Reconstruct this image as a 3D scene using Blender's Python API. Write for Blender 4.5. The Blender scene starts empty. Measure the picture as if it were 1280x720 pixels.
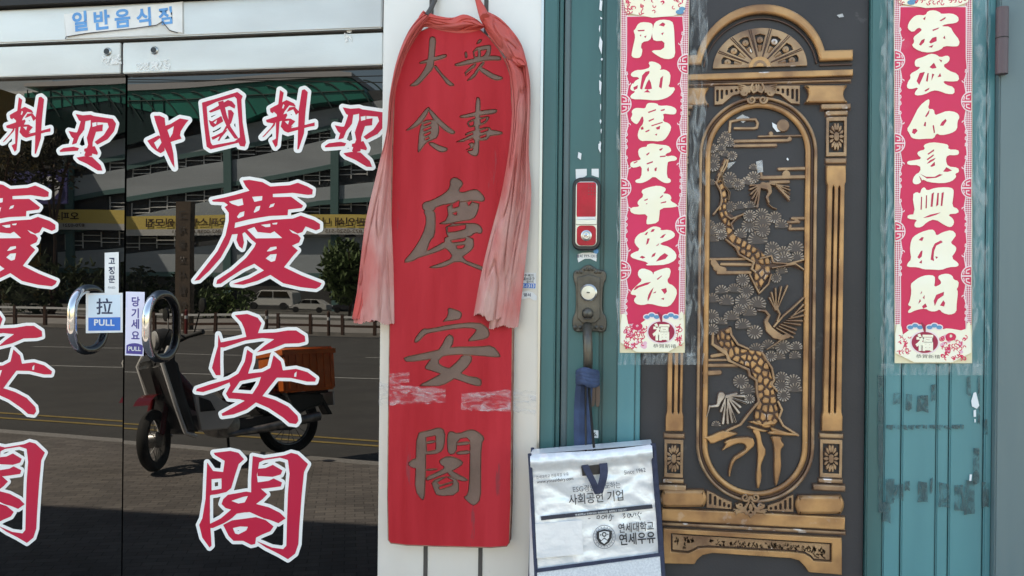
import bpy, bmesh, math, random
import numpy as np
from mathutils import Matrix, Vector, noise
from math import radians as R, sin, cos, pi

# ------------------------------------------------------------------ camera, world, sun, exposure
SC = bpy.context.scene
COL = SC.collection
FPX, CX, CY = 1067.0, 640.0, 372.0
CAM = Vector((0.0, -2.0, 1.30))
YAW, ROLL = R(9.13), R(0.62)
cd = bpy.data.cameras.new('camera'); cam = bpy.data.objects.new('camera', cd); COL.objects.link(cam)
CROT = Matrix.Rotation(YAW, 3, 'Z') @ Matrix.Rotation(R(90), 3, 'X') @ Matrix.Rotation(ROLL, 3, 'Z')
cam.matrix_world = Matrix.Translation(CAM) @ CROT.to_4x4()
cd.sensor_width = 36; cd.lens = 36 * FPX / 1280; cd.shift_y = (CY - 360) / 1280
cd.clip_start = 0.05; cd.clip_end = 2000
SC.camera = cam

SUN_EL, SUN_AZ = R(52), R(-55)
w = bpy.data.worlds.new('World'); SC.world = w; w.use_nodes = True
nt = w.node_tree; bg = nt.nodes['Background']
sky = nt.nodes.new('ShaderNodeTexSky'); sky.sky_type = 'NISHITA'; sky.sun_disc = False
sky.sun_elevation = SUN_EL; sky.sun_rotation = SUN_AZ; sky.air_density = 1.3; sky.dust_density = 1.2; sky.ozone_density = 2.2
nt.links.new(sky.outputs[0], bg.inputs[0]); bg.inputs[1].default_value = 0.085
sl = bpy.data.lights.new('sun', 'SUN'); sl.energy = 5.0; sl.angle = R(0.6); sl.color = (1, .965, .925)
so = bpy.data.objects.new('sun', sl); COL.objects.link(so)
sd = Vector((sin(SUN_AZ) * cos(SUN_EL), cos(SUN_AZ) * cos(SUN_EL), sin(SUN_EL)))
so.rotation_euler = sd.to_track_quat('Z', 'Y').to_euler(); so.location = (0, 0, 20)
vs = SC.view_settings
vs.view_transform = 'Standard'; vs.look = 'None'; vs.gamma = 1; vs.use_curve_mapping = False
vs.exposure = 2.62
vs.use_white_balance = True; vs.white_balance_temperature = 7900; vs.white_balance_tint = 8

# ------------------------------------------------------------------ helpers
rnd = random.Random(7)

def at(px, py, Y=0.0):
    d = CROT @ Vector(((px - CX) / FPX, -(py - CY) / FPX, -1))
    return CAM + d * ((Y - CAM.y) / d.y)

def rf(px, py, dist):
    """point seen mirrored in the shop glass, dist metres out in the street"""
    p = at(px, py, GLY + dist)
    return Vector((p.x, GLY - dist, p.z))

def gr(px, py, z=0.0):
    """street ground point seen mirrored in the shop glass"""
    d = CROT @ Vector(((px - CX) / FPX, -(py - CY) / FPX, -1))
    p = CAM + d * ((z - CAM.z) / d.z)
    return Vector((p.x, 2 * GLY - p.y, z))

GLY = 0.035      # glass face

def lin(c):
    return tuple((v / 12.92 if v <= .04045 else ((v + .055) / 1.055) ** 2.4) for v in [x / 255 for x in c])

def tag(o, label=None, cat=None, group=None, kind=None):
    if label: o['label'] = label
    if cat: o['category'] = cat
    if group: o['group'] = group
    if kind: o['kind'] = kind
    return o

def thing(name, loc, label, cat, group=None):
    o = bpy.data.objects.new(name, None); COL.objects.link(o); o.location = loc
    o.empty_display_size = .05
    return tag(o, label, cat, group)

def wloc(o):
    v = Vector((0, 0, 0))
    while o is not None:
        v = v + o.location; o = o.parent
    return v

def link(name, me, mat, parent=None, origin=None):
    """link a mesh given in world coordinates as one object"""
    me.name = name
    o = bpy.data.objects.new(name, me); COL.objects.link(o)
    org = Vector(origin) if origin is not None else (wloc(parent) if parent else Vector((0, 0, 0)))
    me.transform(Matrix.Translation(-org))
    if parent:
        o.parent = parent; o.location = org - wloc(parent)
    else:
        o.location = org
    if mat:
        me.materials.clear(); me.materials.append(mat)
    return o

class MB:
    """collects shapes into one mesh"""
    def __init__(s): s.bm = bmesh.new()
    def box(s, x0, x1, y0, y1, z0, z1, M=None):
        v = [s.bm.verts.new(p) for p in ((x0,y0,z0),(x1,y0,z0),(x1,y1,z0),(x0,y1,z0),(x0,y0,z1),(x1,y0,z1),(x1,y1,z1),(x0,y1,z1))]
        for f in ((0,3,2,1),(4,5,6,7),(0,1,5,4),(1,2,6,5),(2,3,7,6),(3,0,4,7)): s.bm.faces.new([v[i] for i in f])
        if M is not None:
            for q in v: q.co = M @ q.co
        return s
    def prism(s, pts, off):
        """pts: planar 3D loop; extruded by off"""
        off = Vector(off); a = [s.bm.verts.new(p) for p in pts]; b = [s.bm.verts.new(Vector(p) + off) for p in pts]
        n = len(pts); s.bm.faces.new(a); s.bm.faces.new(b[::-1])
        for i in range(n): s.bm.faces.new((a[i], b[i], b[(i+1) % n], a[(i+1) % n]))
        return s
    def face(s, pts):
        s.bm.faces.new([s.bm.verts.new(p) for p in pts]); return s
    def tube(s, pts, r, n=10, closed=False):
        pts = [Vector(p) for p in pts]; m = len(pts)
        rs = r if isinstance(r, (list, tuple)) else [r] * m
        rings = []; ref = None
        for i, p in enumerate(pts):
            a = pts[(i-1) % m] if (closed or i > 0) else p
            b = pts[(i+1) % m] if (closed or i < m-1) else p
            t = (b - a).normalized()
            if ref is None:
                ref = t.orthogonal().normalized()
            u = (ref - t * ref.dot(t))
            u = u.normalized() if u.length > 1e-6 else t.orthogonal().normalized()
            ref = u; v = t.cross(u)
            rings.append([s.bm.verts.new(p + (u * cos(2*pi*k/n) + v * sin(2*pi*k/n)) * rs[i]) for k in range(n)])
        for i in range(m if closed else m-1):
            A, B = rings[i], rings[(i+1) % m]
            for k in range(n): s.bm.faces.new((A[k], A[(k+1) % n], B[(k+1) % n], B[k]))
        if not closed:
            s.bm.faces.new(rings[0][::-1]); s.bm.faces.new(rings[-1])
        return s
    def lathe(s, prof, c, axis='Y', n=32, caps=True):
        """prof: (radius, height) list, revolved about an axis through c"""
        c = Vector(c); rings = []
        for r, h in prof:
            ring = []
            for k in range(n):
                a = 2*pi*k/n
                if axis == 'Y': p = Vector((r*cos(a), -h, r*sin(a)))
                elif axis == 'Z': p = Vector((r*cos(a), r*sin(a), h))
                else: p = Vector((h, r*cos(a), r*sin(a)))
                ring.append(s.bm.verts.new(c + p))
            rings.append(ring)
        for A, B in zip(rings, rings[1:]):
            for k in range(n): s.bm.faces.new((A[k], A[(k+1) % n], B[(k+1) % n], B[k]))
        if caps:
            s.bm.faces.new(rings[0][::-1]); s.bm.faces.new(rings[-1])
        return s
    def mesh(s, bevel=0, smooth=False, seg=2):
        bmesh.ops.recalc_face_normals(s.bm, faces=s.bm.faces)
        if bevel:
            es = [e for e in s.bm.edges if len(e.link_faces) == 2 and e.calc_face_angle(0) > .5]
            bmesh.ops.bevel(s.bm, geom=es, offset=bevel, segments=seg, affect='EDGES', clamp_overlap=True)
        me = bpy.data.meshes.new('m'); s.bm.to_mesh(me); s.bm.free()
        if smooth:
            for p in me.polygons: p.use_smooth = True
            try: me.set_sharp_from_angle(angle=R(40))
            except Exception: pass
        return me
    def build(s, name, mat, parent=None, bevel=0, smooth=False, origin=None):
        return link(name, s.mesh(bevel, smooth), mat, parent, origin)

def smooth_line(pts, k=6, closed=False):
    """Catmull-Rom through the points (any dimension)"""
    P_ = [np.array(p, float) for p in pts]; n = len(P_); out = []
    for i in range(n if closed else n-1):
        g = (lambda j: P_[j % n]) if closed else (lambda j: P_[min(max(j, 0), n-1)])
        a, b, c, d = g(i-1), g(i), g(i+1), g(i+2)
        for q in range(k):
            t = q / k
            out.append(.5*((2*b) + (c-a)*t + (2*a-5*b+4*c-d)*t*t + (3*b-a-3*c+d)*t**3))
    if not closed: out.append(P_[-1])
    return out

# ---- signed distance shapes -> clean outlines
def PT(s): return [tuple(float(v) for v in q.split(',')) for q in s.split()]

def chaikin(p, n=1):
    for _ in range(n):
        q = []
        for a, b in zip(p, p[1:] + p[:1]):
            q += [(a[0]*.75+b[0]*.25, a[1]*.75+b[1]*.25), (a[0]*.25+b[0]*.75, a[1]*.25+b[1]*.75)]
        p = q
    return p

def sd_poly(X, Y, pts):
    d = np.full(X.shape, 1e9); ins = np.zeros(X.shape, bool)
    n = len(pts)
    for i in range(n):
        ax, ay = pts[i]; bx, by = pts[(i+1) % n]
        ex, ey = bx-ax, by-ay; L = ex*ex+ey*ey
        if L < 1e-12: continue
        t = np.clip(((X-ax)*ex+(Y-ay)*ey)/L, 0, 1)
        d = np.minimum(d, (X-ax-t*ex)**2+(Y-ay-t*ey)**2)
        if ay != by:
            c = (ay > Y) != (by > Y)
            ins ^= c & (X < (bx-ax)*(Y-ay)/(by-ay)+ax)
    d = np.sqrt(d); return np.where(ins, -d, d)

def sd_stroke(X, Y, pts):
    """pts: (x, y, r) tapered stroke"""
    d = np.full(X.shape, 1e9)
    if len(pts) == 1: return np.hypot(X-pts[0][0], Y-pts[0][1]) - pts[0][2]
    for (ax, ay, ar), (bx, by, br) in zip(pts, pts[1:]):
        ex, ey = bx-ax, by-ay; L = ex*ex+ey*ey
        t = np.clip(((X-ax)*ex+(Y-ay)*ey)/max(L, 1e-9), 0, 1)
        d = np.minimum(d, np.hypot(X-ax-t*ex, Y-ay-t*ey) - (ar+(br-ar)*t))
    return d

class Shape:
    """pixel-space shape: union / cut of polygons and strokes in order"""
    def __init__(s, ops): s.ops = ops
    def bounds(s, m=4):
        xs = [p[0] for o, k, q in s.ops if o == '+' for p in q]; ys = [p[1] for o, k, q in s.ops if o == '+' for p in q]
        rr = max([p[2] for o, k, q in s.ops if k == 's' for p in q] + [0])
        return min(xs)-m-rr, max(xs)+m+rr, min(ys)-m-rr, max(ys)+m+rr
    def field(s, X, Y):
        d = np.full(X.shape, 1e6)
        for o, k, q in s.ops:
            e = sd_poly(X, Y, q) if k == 'p' else sd_stroke(X, Y, q)
            d = np.minimum(d, e) if o == '+' else np.maximum(d, -e)
        return d
    def loops(s, grow=0.0, step=.5, extra=None):
        x0, x1, y0, y1 = s.bounds(4+max(grow, 0))
        nx, ny = int((x1-x0)/step)+2, int((y1-y0)/step)+2
        X, Y = np.meshgrid(x0+np.arange(nx)*step, y0+np.arange(ny)*step)
        F = s.field(X, Y) - grow
        if extra is not None: F = extra(X, Y, F)
        return [[(x0+p[0]*step, y0+p[1]*step) for p in l] for l in contour(F)]

def contour(F):
    F = np.where(np.abs(F) < 1e-7, 1e-7, F); I = F < 0
    ny, nx = F.shape
    c = I[:-1,:-1].astype(int)+2*I[:-1,1:]+4*I[1:,1:]+8*I[1:,:-1]
    T = {1:[(3,0)],2:[(0,1)],3:[(3,1)],4:[(1,2)],5:[(3,0),(1,2)],6:[(0,2)],7:[(3,2)],8:[(2,3)],9:[(2,0)],10:[(0,1),(2,3)],11:[(2,1)],12:[(1,3)],13:[(1,0)],14:[(0,3)]}
    nxt = {}
    def key(i, j, e): return (i,j,0) if e == 0 else (i,j+1,1) if e == 1 else (i+1,j,0) if e == 2 else (i,j,1)
    for i, j in zip(*np.nonzero((c > 0) & (c < 15))):
        for a, b in T[int(c[i,j])]: nxt[key(i,j,a)] = key(i,j,b)
    def pos(k):
        i, j, e = k; a = F[i,j]
        if e == 0: return (j + a/(a-F[i,j+1]), float(i))
        return (float(j), i + a/(a-F[i+1,j]))
    out = []
    while nxt:
        st = next(iter(nxt)); k = st; L = []
        while k in nxt:
            L.append(pos(k)); k = nxt.pop(k)
        if len(L) > 5: out.append(thin(L))
    return out

def thin(L, tol=.12):
    """drop nearly collinear points"""
    keep = [L[0]]
    i = 0; n = len(L)
    while i < n-1:
        j = min(i+2, n-1)
        best = i+1
        while i+1 < j < n and j-i < 14:
            a, b = np.array(L[i]), np.array(L[j]); e = b-a; l = np.hypot(*e)
            if l < 1e-9: break
            seg = np.array(L[i+1:j])
            if np.max(np.abs(e[0]*(seg[:,1]-a[1])-e[1]*(seg[:,0]-a[0])))/l > tol: break
            best = j; j += 1
        keep.append(L[best]); i = best
    return keep if len(keep) > 3 else L

def fill_mesh(loops, Y, depth, bevel=0, back=0.0):
    """flat world-space shape in the wall plane; front face at Y - depth, back at Y"""
    cu = bpy.data.curves.new('c', 'CURVE'); cu.dimensions = '2D'; cu.fill_mode = 'BOTH'
    cu.extrude = max(depth/2 - bevel, 1e-5); cu.bevel_depth = bevel; cu.bevel_resolution = 2; cu.offset = -bevel
    for l in loops:
        if len(l) < 3: continue
        sp = cu.splines.new('POLY'); sp.points.add(len(l)-1); sp.use_cyclic_u = True
        for p, (x, z) in zip(sp.points, l): p.co = (x, z, 0, 1)
    ob = bpy.data.objects.new('tmp', cu)
    me = bpy.data.meshes.new_from_object(ob)
    bpy.data.objects.remove(ob); bpy.data.curves.remove(cu)
    n = len(me.vertices); a = np.empty(n*3); me.vertices.foreach_get('co', a); a = a.reshape(-1, 3)
    b = np.stack([a[:,0], Y - depth/2 - a[:,2], a[:,1]], 1); me.vertices.foreach_set('co', b.ravel()); me.update()
    return me

def fill_cdt(loops, Y, depth):
    """like fill_mesh, for one big sheet with many holes"""
    from mathutils.geometry import delaunay_2d_cdt
    vs_, es = [], []
    for l in loops:
        n0 = len(vs_); vs_ += [Vector(p) for p in l]; es += [(n0+i, n0+(i+1) % len(l)) for i in range(len(l))]
    V2, E2, F2, _, _, _ = delaunay_2d_cdt(vs_, es, [], 0, 1e-7)
    cx = np.array([[sum(V2[i].x for i in f)/3 for f in F2]]); cz = np.array([[sum(V2[i].y for i in f)/3 for f in F2]])
    ins = np.zeros(cx.shape, int)
    for l in loops: ins += (sd_poly(cx, cz, [tuple(p) for p in l]) < 0)
    mb = MB(); bm = mb.bm; fv = [bm.verts.new((v.x, Y-depth, v.y)) for v in V2]
    for f, k in zip(F2, ins[0]):
        if k % 2: bm.faces.new([fv[i] for i in f])
    for l in loops:
        a = [bm.verts.new((p[0], Y-depth, p[1])) for p in l]; b = [bm.verts.new((p[0], Y, p[1])) for p in l]
        for i in range(len(l)): bm.faces.new((a[i], a[(i+1) % len(l)], b[(i+1) % len(l)], b[i]))
    bmesh.ops.delete(bm, geom=[v for v in bm.verts if not v.link_faces], context='VERTS')
    me = bpy.data.meshes.new('m'); bm.to_mesh(me); bm.free(); return me

def wl(loops, Y): return [[(lambda q: (q.x, q.z))(at(x, y, Y)) for x, y in l] for l in loops]

def relief(name, shape, Y, depth, mat, parent, bevel=0, grow=0.0, step=.5, extra=None):
    if not isinstance(shape, Shape): shape = Shape(shape)
    return link(name, fill_mesh(wl(shape.loops(grow, step, extra), Y), Y, depth, bevel), mat, parent)

def merge(meshes):
    bm = bmesh.new()
    for m in meshes:
        bm.from_mesh(m); bpy.data.meshes.remove(m)
    me = bpy.data.meshes.new('m'); bm.to_mesh(me); bm.free(); return me

def plate(name, loops, Y, depth, mat, parent, bevel=0):
    """loops in world (x,z)"""
    return link(name, fill_mesh(loops, Y, depth, bevel), mat, parent)

def dense(l, d=.02):
    o = []
    for (a, b), (c, e) in zip(l, l[1:]+l[:1]):
        n = max(1, int(math.hypot(c-a, e-b)/d)); o += [(a+(c-a)*k/n, b+(e-b)*k/n) for k in range(n)]
    return o

def rect(x0, x1, z0, z1, r=0.0, n=6):
    if r <= 0: return [(x0,z0),(x1,z0),(x1,z1),(x0,z1)]
    o = []
    for cx, cz, a0 in ((x1-r,z0+r,-90),(x1-r,z1-r,0),(x0+r,z1-r,90),(x0+r,z0+r,180)):
        for k in range(n+1):
            a = R(a0+90*k/n); o.append((cx+r*cos(a), cz+r*sin(a)))
    return o

def ext(x0, y0, x1, y1, Y):
    """pixel box -> world x0,x1,z0,z1 on plane Y"""
    xm, ym = (x0+x1)/2, (y0+y1)/2
    return at(x0, ym, Y).x, at(x1, ym, Y).x, at(xm, y1, Y).z, at(xm, y0, Y).z

def ellipse(cx, cz, rx, rz, n=48, a0=0, a1=360):
    full = abs(a1-a0) >= 360; m = n if full else n+1
    return [(cx+rx*cos(R(a0+(a1-a0)*k/n)), cz+rz*sin(R(a0+(a1-a0)*k/n))) for k in range(m)]

def text(name, body, x, z, h, Y, mat, parent, bold=0.0, sx=1.0, align='CENTER', thick=.0006, flip=False, tilt=0, space=1.0):
    """lettering in the wall plane, centred on (x,z), h = glyph height in metres"""
    cu = bpy.data.curves.new('t', 'FONT'); cu.body = body; cu.align_x = align; cu.align_y = 'CENTER'
    cu.offset = bold; cu.extrude = 0.0; cu.space_character = space; cu.resolution_u = 3
    ob = bpy.data.objects.new('tmp', cu); COL.objects.link(ob)
    me = bpy.data.meshes.new_from_object(ob.evaluated_get(bpy.context.evaluated_depsgraph_get()))
    bpy.data.objects.remove(ob); bpy.data.curves.remove(cu)
    n = len(me.vertices); a = np.empty(n*3); me.vertices.foreach_get('co', a); a = a.reshape(-1, 3)
    c, s_ = cos(tilt), sin(tilt); zc = (a[:,1].max()+a[:,1].min())/2
    u, v = a[:,0]*h*sx, (a[:,1]-zc)*h
    X, Z = x+u*c-v*s_, z+u*s_+v*c
    b = np.stack([X if not flip else 2*x-X, np.full(n, Y), Z], 1)
    me.vertices.foreach_set('co', b.ravel()); me.update()
    return link(name, me, mat, parent)

def curve_tube(name, ptspx, Y, rpx, mat, parent, depth=None, closed=False):
    pass

def add_mesh(o, me2, m):
    """append a world-space mesh to an existing part, with its own material"""
    me2.transform(Matrix.Translation(-wloc(o))); me = o.data; n1 = len(me.polygons)
    bm = bmesh.new(); bm.from_mesh(me); bm.from_mesh(me2); bm.to_mesh(me); bm.free(); bpy.data.meshes.remove(me2)
    if len(me.materials) < 2: me.materials.append(m)
    me.polygons.foreach_set('material_index', [0]*n1 + [1]*(len(me.polygons)-n1)); me.update()

def tree_copy(o, dx, parent=None):
    """a part with its sub-parts copied beside itself, sharing mesh data"""
    c = o.copy(); COL.objects.link(c)
    if parent is not None: c.parent = parent
    for ch in o.children:
        d = ch.copy(); COL.objects.link(d); d.parent = c
    c.location = o.location + Vector(dx)
    return c

# ------------------------------------------------------------------ materials
def mat(name, c1, c2=None, scale=8, rough=.5, metal=0, bump=0, bscale=60, spec=.5, stretch=(1,1,1), detail=5, lo=.35, hi=.65,
        c3=None, s3=30, t3=.62, coat=0, rvar=0):
    m = bpy.data.materials.new(name); m.use_nodes = True; N = m.node_tree.nodes; L = m.node_tree.links
    b = N['Principled BSDF']
    b.inputs['Roughness'].default_value = rough; b.inputs['Metallic'].default_value = metal
    b.inputs['Specular IOR Level'].default_value = spec; b.inputs['Coat Weight'].default_value = coat
    tc = N.new('ShaderNodeTexCoord'); mp = N.new('ShaderNodeMapping'); mp.inputs['Scale'].default_value = stretch
    L.new(tc.outputs['Object'], mp.inputs[0]); vec = mp.outputs[0]
    col = None
    if c2 is not None:
        n = N.new('ShaderNodeTexNoise'); n.inputs['Scale'].default_value = scale; n.inputs['Detail'].default_value = detail
        L.new(vec, n.inputs[0])
        r = N.new('ShaderNodeMapRange'); r.inputs[1].default_value = lo; r.inputs[2].default_value = hi; L.new(n.outputs[0], r.inputs[0])
        x = N.new('ShaderNodeMix'); x.data_type = 'RGBA'; x.inputs[6].default_value = (*c1, 1); x.inputs[7].default_value = (*c2, 1)
        L.new(r.outputs[0], x.inputs[0]); col = x.outputs[2]
        if rvar:
            rr = N.new('ShaderNodeMapRange'); rr.inputs[3].default_value = rough-rvar; rr.inputs[4].default_value = rough+rvar
            L.new(r.outputs[0], rr.inputs[0]); L.new(rr.outputs[0], b.inputs['Roughness'])
    if c3 is not None:
        n3 = N.new('ShaderNodeTexNoise'); n3.inputs['Scale'].default_value = s3; n3.inputs['Detail'].default_value = 6; n3.inputs['Roughness'].default_value = .65
        L.new(vec, n3.inputs[0])
        r3 = N.new('ShaderNodeMapRange'); r3.inputs[1].default_value = t3; r3.inputs[2].default_value = t3+.03; L.new(n3.outputs[0], r3.inputs[0])
        x3 = N.new('ShaderNodeMix'); x3.data_type = 'RGBA'; x3.inputs[6].default_value = (*c1, 1); x3.inputs[7].default_value = (*c3, 1)
        L.new(r3.outputs[0], x3.inputs[0])
        if col is not None: L.new(col, x3.inputs[6])
        col = x3.outputs[2]
    if col is not None: L.new(col, b.inputs['Base Color'])
    else: b.inputs['Base Color'].default_value = (*c1, 1)
    if bump:
        nb = N.new('ShaderNodeTexNoise'); nb.inputs['Scale'].default_value = bscale; nb.inputs['Detail'].default_value = 4; L.new(vec, nb.inputs[0])
        bu = N.new('ShaderNodeBump'); bu.inputs['Strength'].default_value = bump; bu.inputs['Distance'].default_value = .01
        L.new(nb.outputs[0], bu.inputs['Height']); L.new(bu.outputs[0], b.inputs['Normal'])
    return m

def wear(m, col, amt=.53, scale=55, thr=.5):
    """chipped pale edges: where an outside corner and a patchy noise meet"""
    N = m.node_tree.nodes; L = m.node_tree.links; b = N['Principled BSDF']
    g = N.new('ShaderNodeNewGeometry'); r = N.new('ShaderNodeMapRange'); r.inputs[1].default_value = amt; r.inputs[2].default_value = amt+.05; L.new(g.outputs['Pointiness'], r.inputs[0])
    tc = N.new('ShaderNodeTexCoord'); n = N.new('ShaderNodeTexNoise'); n.inputs['Scale'].default_value = scale; n.inputs['Detail'].default_value = 5; L.new(tc.outputs['Object'], n.inputs[0])
    q = N.new('ShaderNodeMapRange'); q.inputs[1].default_value = thr; q.inputs[2].default_value = thr+.06; L.new(n.outputs[0], q.inputs[0])
    mu = N.new('ShaderNodeMath'); mu.operation = 'MULTIPLY'; L.new(r.outputs[0], mu.inputs[0]); L.new(q.outputs[0], mu.inputs[1])
    x = N.new('ShaderNodeMix'); x.data_type = 'RGBA'; x.inputs[7].default_value = (*col, 1)
    src = b.inputs['Base Color'].links[0].from_socket; L.new(src, x.inputs[6]); L.new(mu.outputs[0], x.inputs[0]); L.new(x.outputs[2], b.inputs['Base Color'])

def film(name, tint, lo, hi, scale, stretch, rough=.18, amax=.6, amin=.05, bump=.6, dist=.004):
    """crumpled clear plastic: mostly see-through, glossy, with milky creases"""
    m = bpy.data.materials.new(name); m.use_nodes = True; N = m.node_tree.nodes; L = m.node_tree.links
    b = N['Principled BSDF']; b.inputs['Base Color'].default_value = (*tint, 1); b.inputs['Roughness'].default_value = rough
    tc = N.new('ShaderNodeTexCoord'); mp = N.new('ShaderNodeMapping'); mp.inputs['Scale'].default_value = stretch; L.new(tc.outputs['Object'], mp.inputs[0])
    n = N.new('ShaderNodeTexNoise'); n.inputs['Scale'].default_value = scale; n.inputs['Detail'].default_value = 7; n.inputs['Distortion'].default_value = 1.2; L.new(mp.outputs[0], n.inputs[0])
    r = N.new('ShaderNodeMapRange'); r.inputs[1].default_value = lo; r.inputs[2].default_value = hi; r.inputs[3].default_value = amin; r.inputs[4].default_value = amax
    L.new(n.outputs[0], r.inputs[0]); L.new(r.outputs[0], b.inputs['Alpha'])
    bu = N.new('ShaderNodeBump'); bu.inputs['Strength'].default_value = bump; bu.inputs['Distance'].default_value = dist; L.new(n.outputs[0], bu.inputs['Height']); L.new(bu.outputs[0], b.inputs['Normal'])
    return m

W_ = (.8, .8, .8)
m_glass = mat('tinted_glass', (.008,.008,.009), rough=.0, spec=.36)
m_glass.node_tree.nodes['Principled BSDF'].inputs['IOR'].default_value = 1.75
def glass_warp(m):
    N = m.node_tree.nodes; L = m.node_tree.links; b = N['Principled BSDF']
    tc = N.new('ShaderNodeTexCoord'); n = N.new('ShaderNodeTexNoise'); n.inputs['Scale'].default_value = 2.2; n.inputs['Detail'].default_value = 1; L.new(tc.outputs['Object'], n.inputs[0])
    bu = N.new('ShaderNodeBump'); bu.inputs['Strength'].default_value = .12; bu.inputs['Distance'].default_value = .004; L.new(n.outputs[0], bu.inputs['Height']); L.new(bu.outputs[0], b.inputs['Normal'])
    d = N.new('ShaderNodeTexNoise'); d.inputs['Scale'].default_value = 7; d.inputs['Detail'].default_value = 9; d.inputs['Roughness'].default_value = .7; L.new(tc.outputs['Object'], d.inputs[0])
    r = N.new('ShaderNodeMapRange'); r.inputs[1].default_value = .45; r.inputs[2].default_value = .8; r.inputs[3].default_value = .0008; r.inputs[4].default_value = .006; L.new(d.outputs[0], r.inputs[0]); L.new(r.outputs[0], b.inputs['Base Color'])
glass_warp(m_glass)
m_alu = mat('brushed_aluminium', (.66,.65,.62), (.50,.49,.47), scale=2.2, rough=.38, metal=.7, stretch=(1,1,3), bump=.03, bscale=90, lo=.3, hi=.7, detail=8, rvar=.06)
m_dark = mat('dark_gap', (.012,.012,.012), rough=.7)
m_pillar = mat('pillar_sheet', (.78,.75,.71), (.68,.64,.59), scale=2.4, rough=.42, metal=.35, stretch=(1.5,1,.8), lo=.35, hi=.65, detail=8, c3=(.52,.47,.42), s3=26, t3=.71)
m_seam = mat('pillar_seam', (.07,.06,.055), rough=.6)
m_vred = mat('red_vinyl', lin((196,28,60)), lin((188,36,68)), scale=4, rough=.4, spec=.25)
m_vwhite = mat('white_vinyl', (.82,.80,.78), rough=.35)
m_chrome = mat('chrome', (.52,.52,.53), rough=.07, metal=1)
m_white = mat('white_print', (.80,.80,.80), (.72,.72,.72), scale=20, rough=.4)
m_blue = mat('blue_print', lin((36,112,200)), rough=.4)
m_purple = mat('purple_print', lin((70,60,140)), rough=.4)
m_ink = mat('black_ink', (.02,.02,.025), rough=.5)
m_inkblue = mat('navy_ink', lin((45,55,85)), rough=.5)
m_lilac = mat('pale_lilac_print', lin((226,222,240)), rough=.4)
m_sky = mat('sky_blue_print', lin((95,160,215)), lin((80,145,205)), scale=40, rough=.45)
m_board = mat('red_painted_wood', lin((168,24,34)), lin((188,42,52)), scale=5, rough=.6, spec=.25, stretch=(3,1,.35), bump=.06, bscale=40, c3=lin((150,52,58)), s3=9, t3=.66)
m_carve = mat('carved_grey_paint', lin((122,95,83)), lin((104,79,67)), scale=14, rough=.6, bump=.1, bscale=120)
m_edgewood = mat('worn_board_edge', lin((120,60,52)), lin((150,110,90)), scale=40, rough=.7)
m_teal = mat('teal_paint', lin((48,90,90)), lin((58,105,105)), scale=3, rough=.36, stretch=(4,1,.5), c3=lin((34,66,68)), s3=16, t3=.70, rvar=.05)
m_teal2 = mat('teal_paint_light', lin((72,128,134)), lin((80,138,143)), scale=3, rough=.36, stretch=(4,1,.5), c3=lin((58,104,108)), s3=10, t3=.69)
m_tealgrey = mat('teal_grey_steel', lin((92,112,116)), lin((100,118,120)), scale=5, rough=.38, stretch=(4,1,.4))
m_residue_old = mat('glue_residue', lin((52,92,96)), lin((92,116,118)), scale=60, rough=.55, stretch=(.6,1,1.6))
m_panel = mat('charcoal_steel', lin((53,51,53)), lin((62,59,61)), scale=4, rough=.5, spec=.35, bump=.05, bscale=200, c3=lin((74,71,72)), s3=12, t3=.68)
m_copper = mat('copper_paint', lin((188,142,94)), lin((142,102,69)), scale=12, lo=.42, hi=.64, rough=.36, metal=.30, c3=lin((228,214,204)), s3=26, t3=.72, bump=.05, bscale=80)
m_copper2 = mat('worn_copper', lin((174,140,106)), lin((118,88,68)), scale=16, rough=.38, metal=.30, c3=lin((226,216,208)), s3=30, t3=.70)
wear(m_copper, lin((236,226,220)), .53, 30, .62); wear(m_copper2, lin((236,226,220)), .53, 34, .60)
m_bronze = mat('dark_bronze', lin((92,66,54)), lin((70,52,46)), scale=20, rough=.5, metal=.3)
m_needle = mat('worn_needle_tips', lin((200,184,168)), lin((150,132,118)), scale=30, rough=.45, metal=.3)
m_needledark = mat('needle_dark', lin((74,66,64)), lin((88,76,70)), scale=20, rough=.5, metal=.2)
m_plate = mat('antique_bronze', lin((104,98,88)), lin((80,76,70)), scale=25, rough=.42, metal=.6, bump=.15, bscale=150)
m_steel = mat('satin_steel', (.55,.55,.53), rough=.3, metal=1)
m_black = mat('black_plastic', (.015,.015,.017), rough=.35)
m_lockred = mat('red_gloss', lin((196,16,48)), lin((170,12,40)), scale=20, rough=.22, spec=.3, coat=.0)
m_cloth = None
m_navy = mat('navy_webbing', lin((58,62,84)), lin((48,52,72)), scale=80, rough=.85)
m_silver = None
m_cord = mat('blue_cloth_strip', lin((62,78,110)), lin((48,60,86)), scale=30, rough=.9)
m_hinge = mat('hinge_brown', lin((92,76,80)), rough=.5)
# ------------------------------------------------------------------ brush characters traced as outlines
def glyph(ox, oy, sc, src, smooth=1):
    ops = []
    for ln in src.strip().split('\n'):
        ln = ln.strip()
        if not ln: continue
        p = [(ox+x/sc, oy+y/sc) for x, y in PT(ln[1:])]
        ops.append((ln[0], 'p', chaikin(p, smooth) if smooth and ln[0] == '+' else p))
    return Shape(ops)

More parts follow.
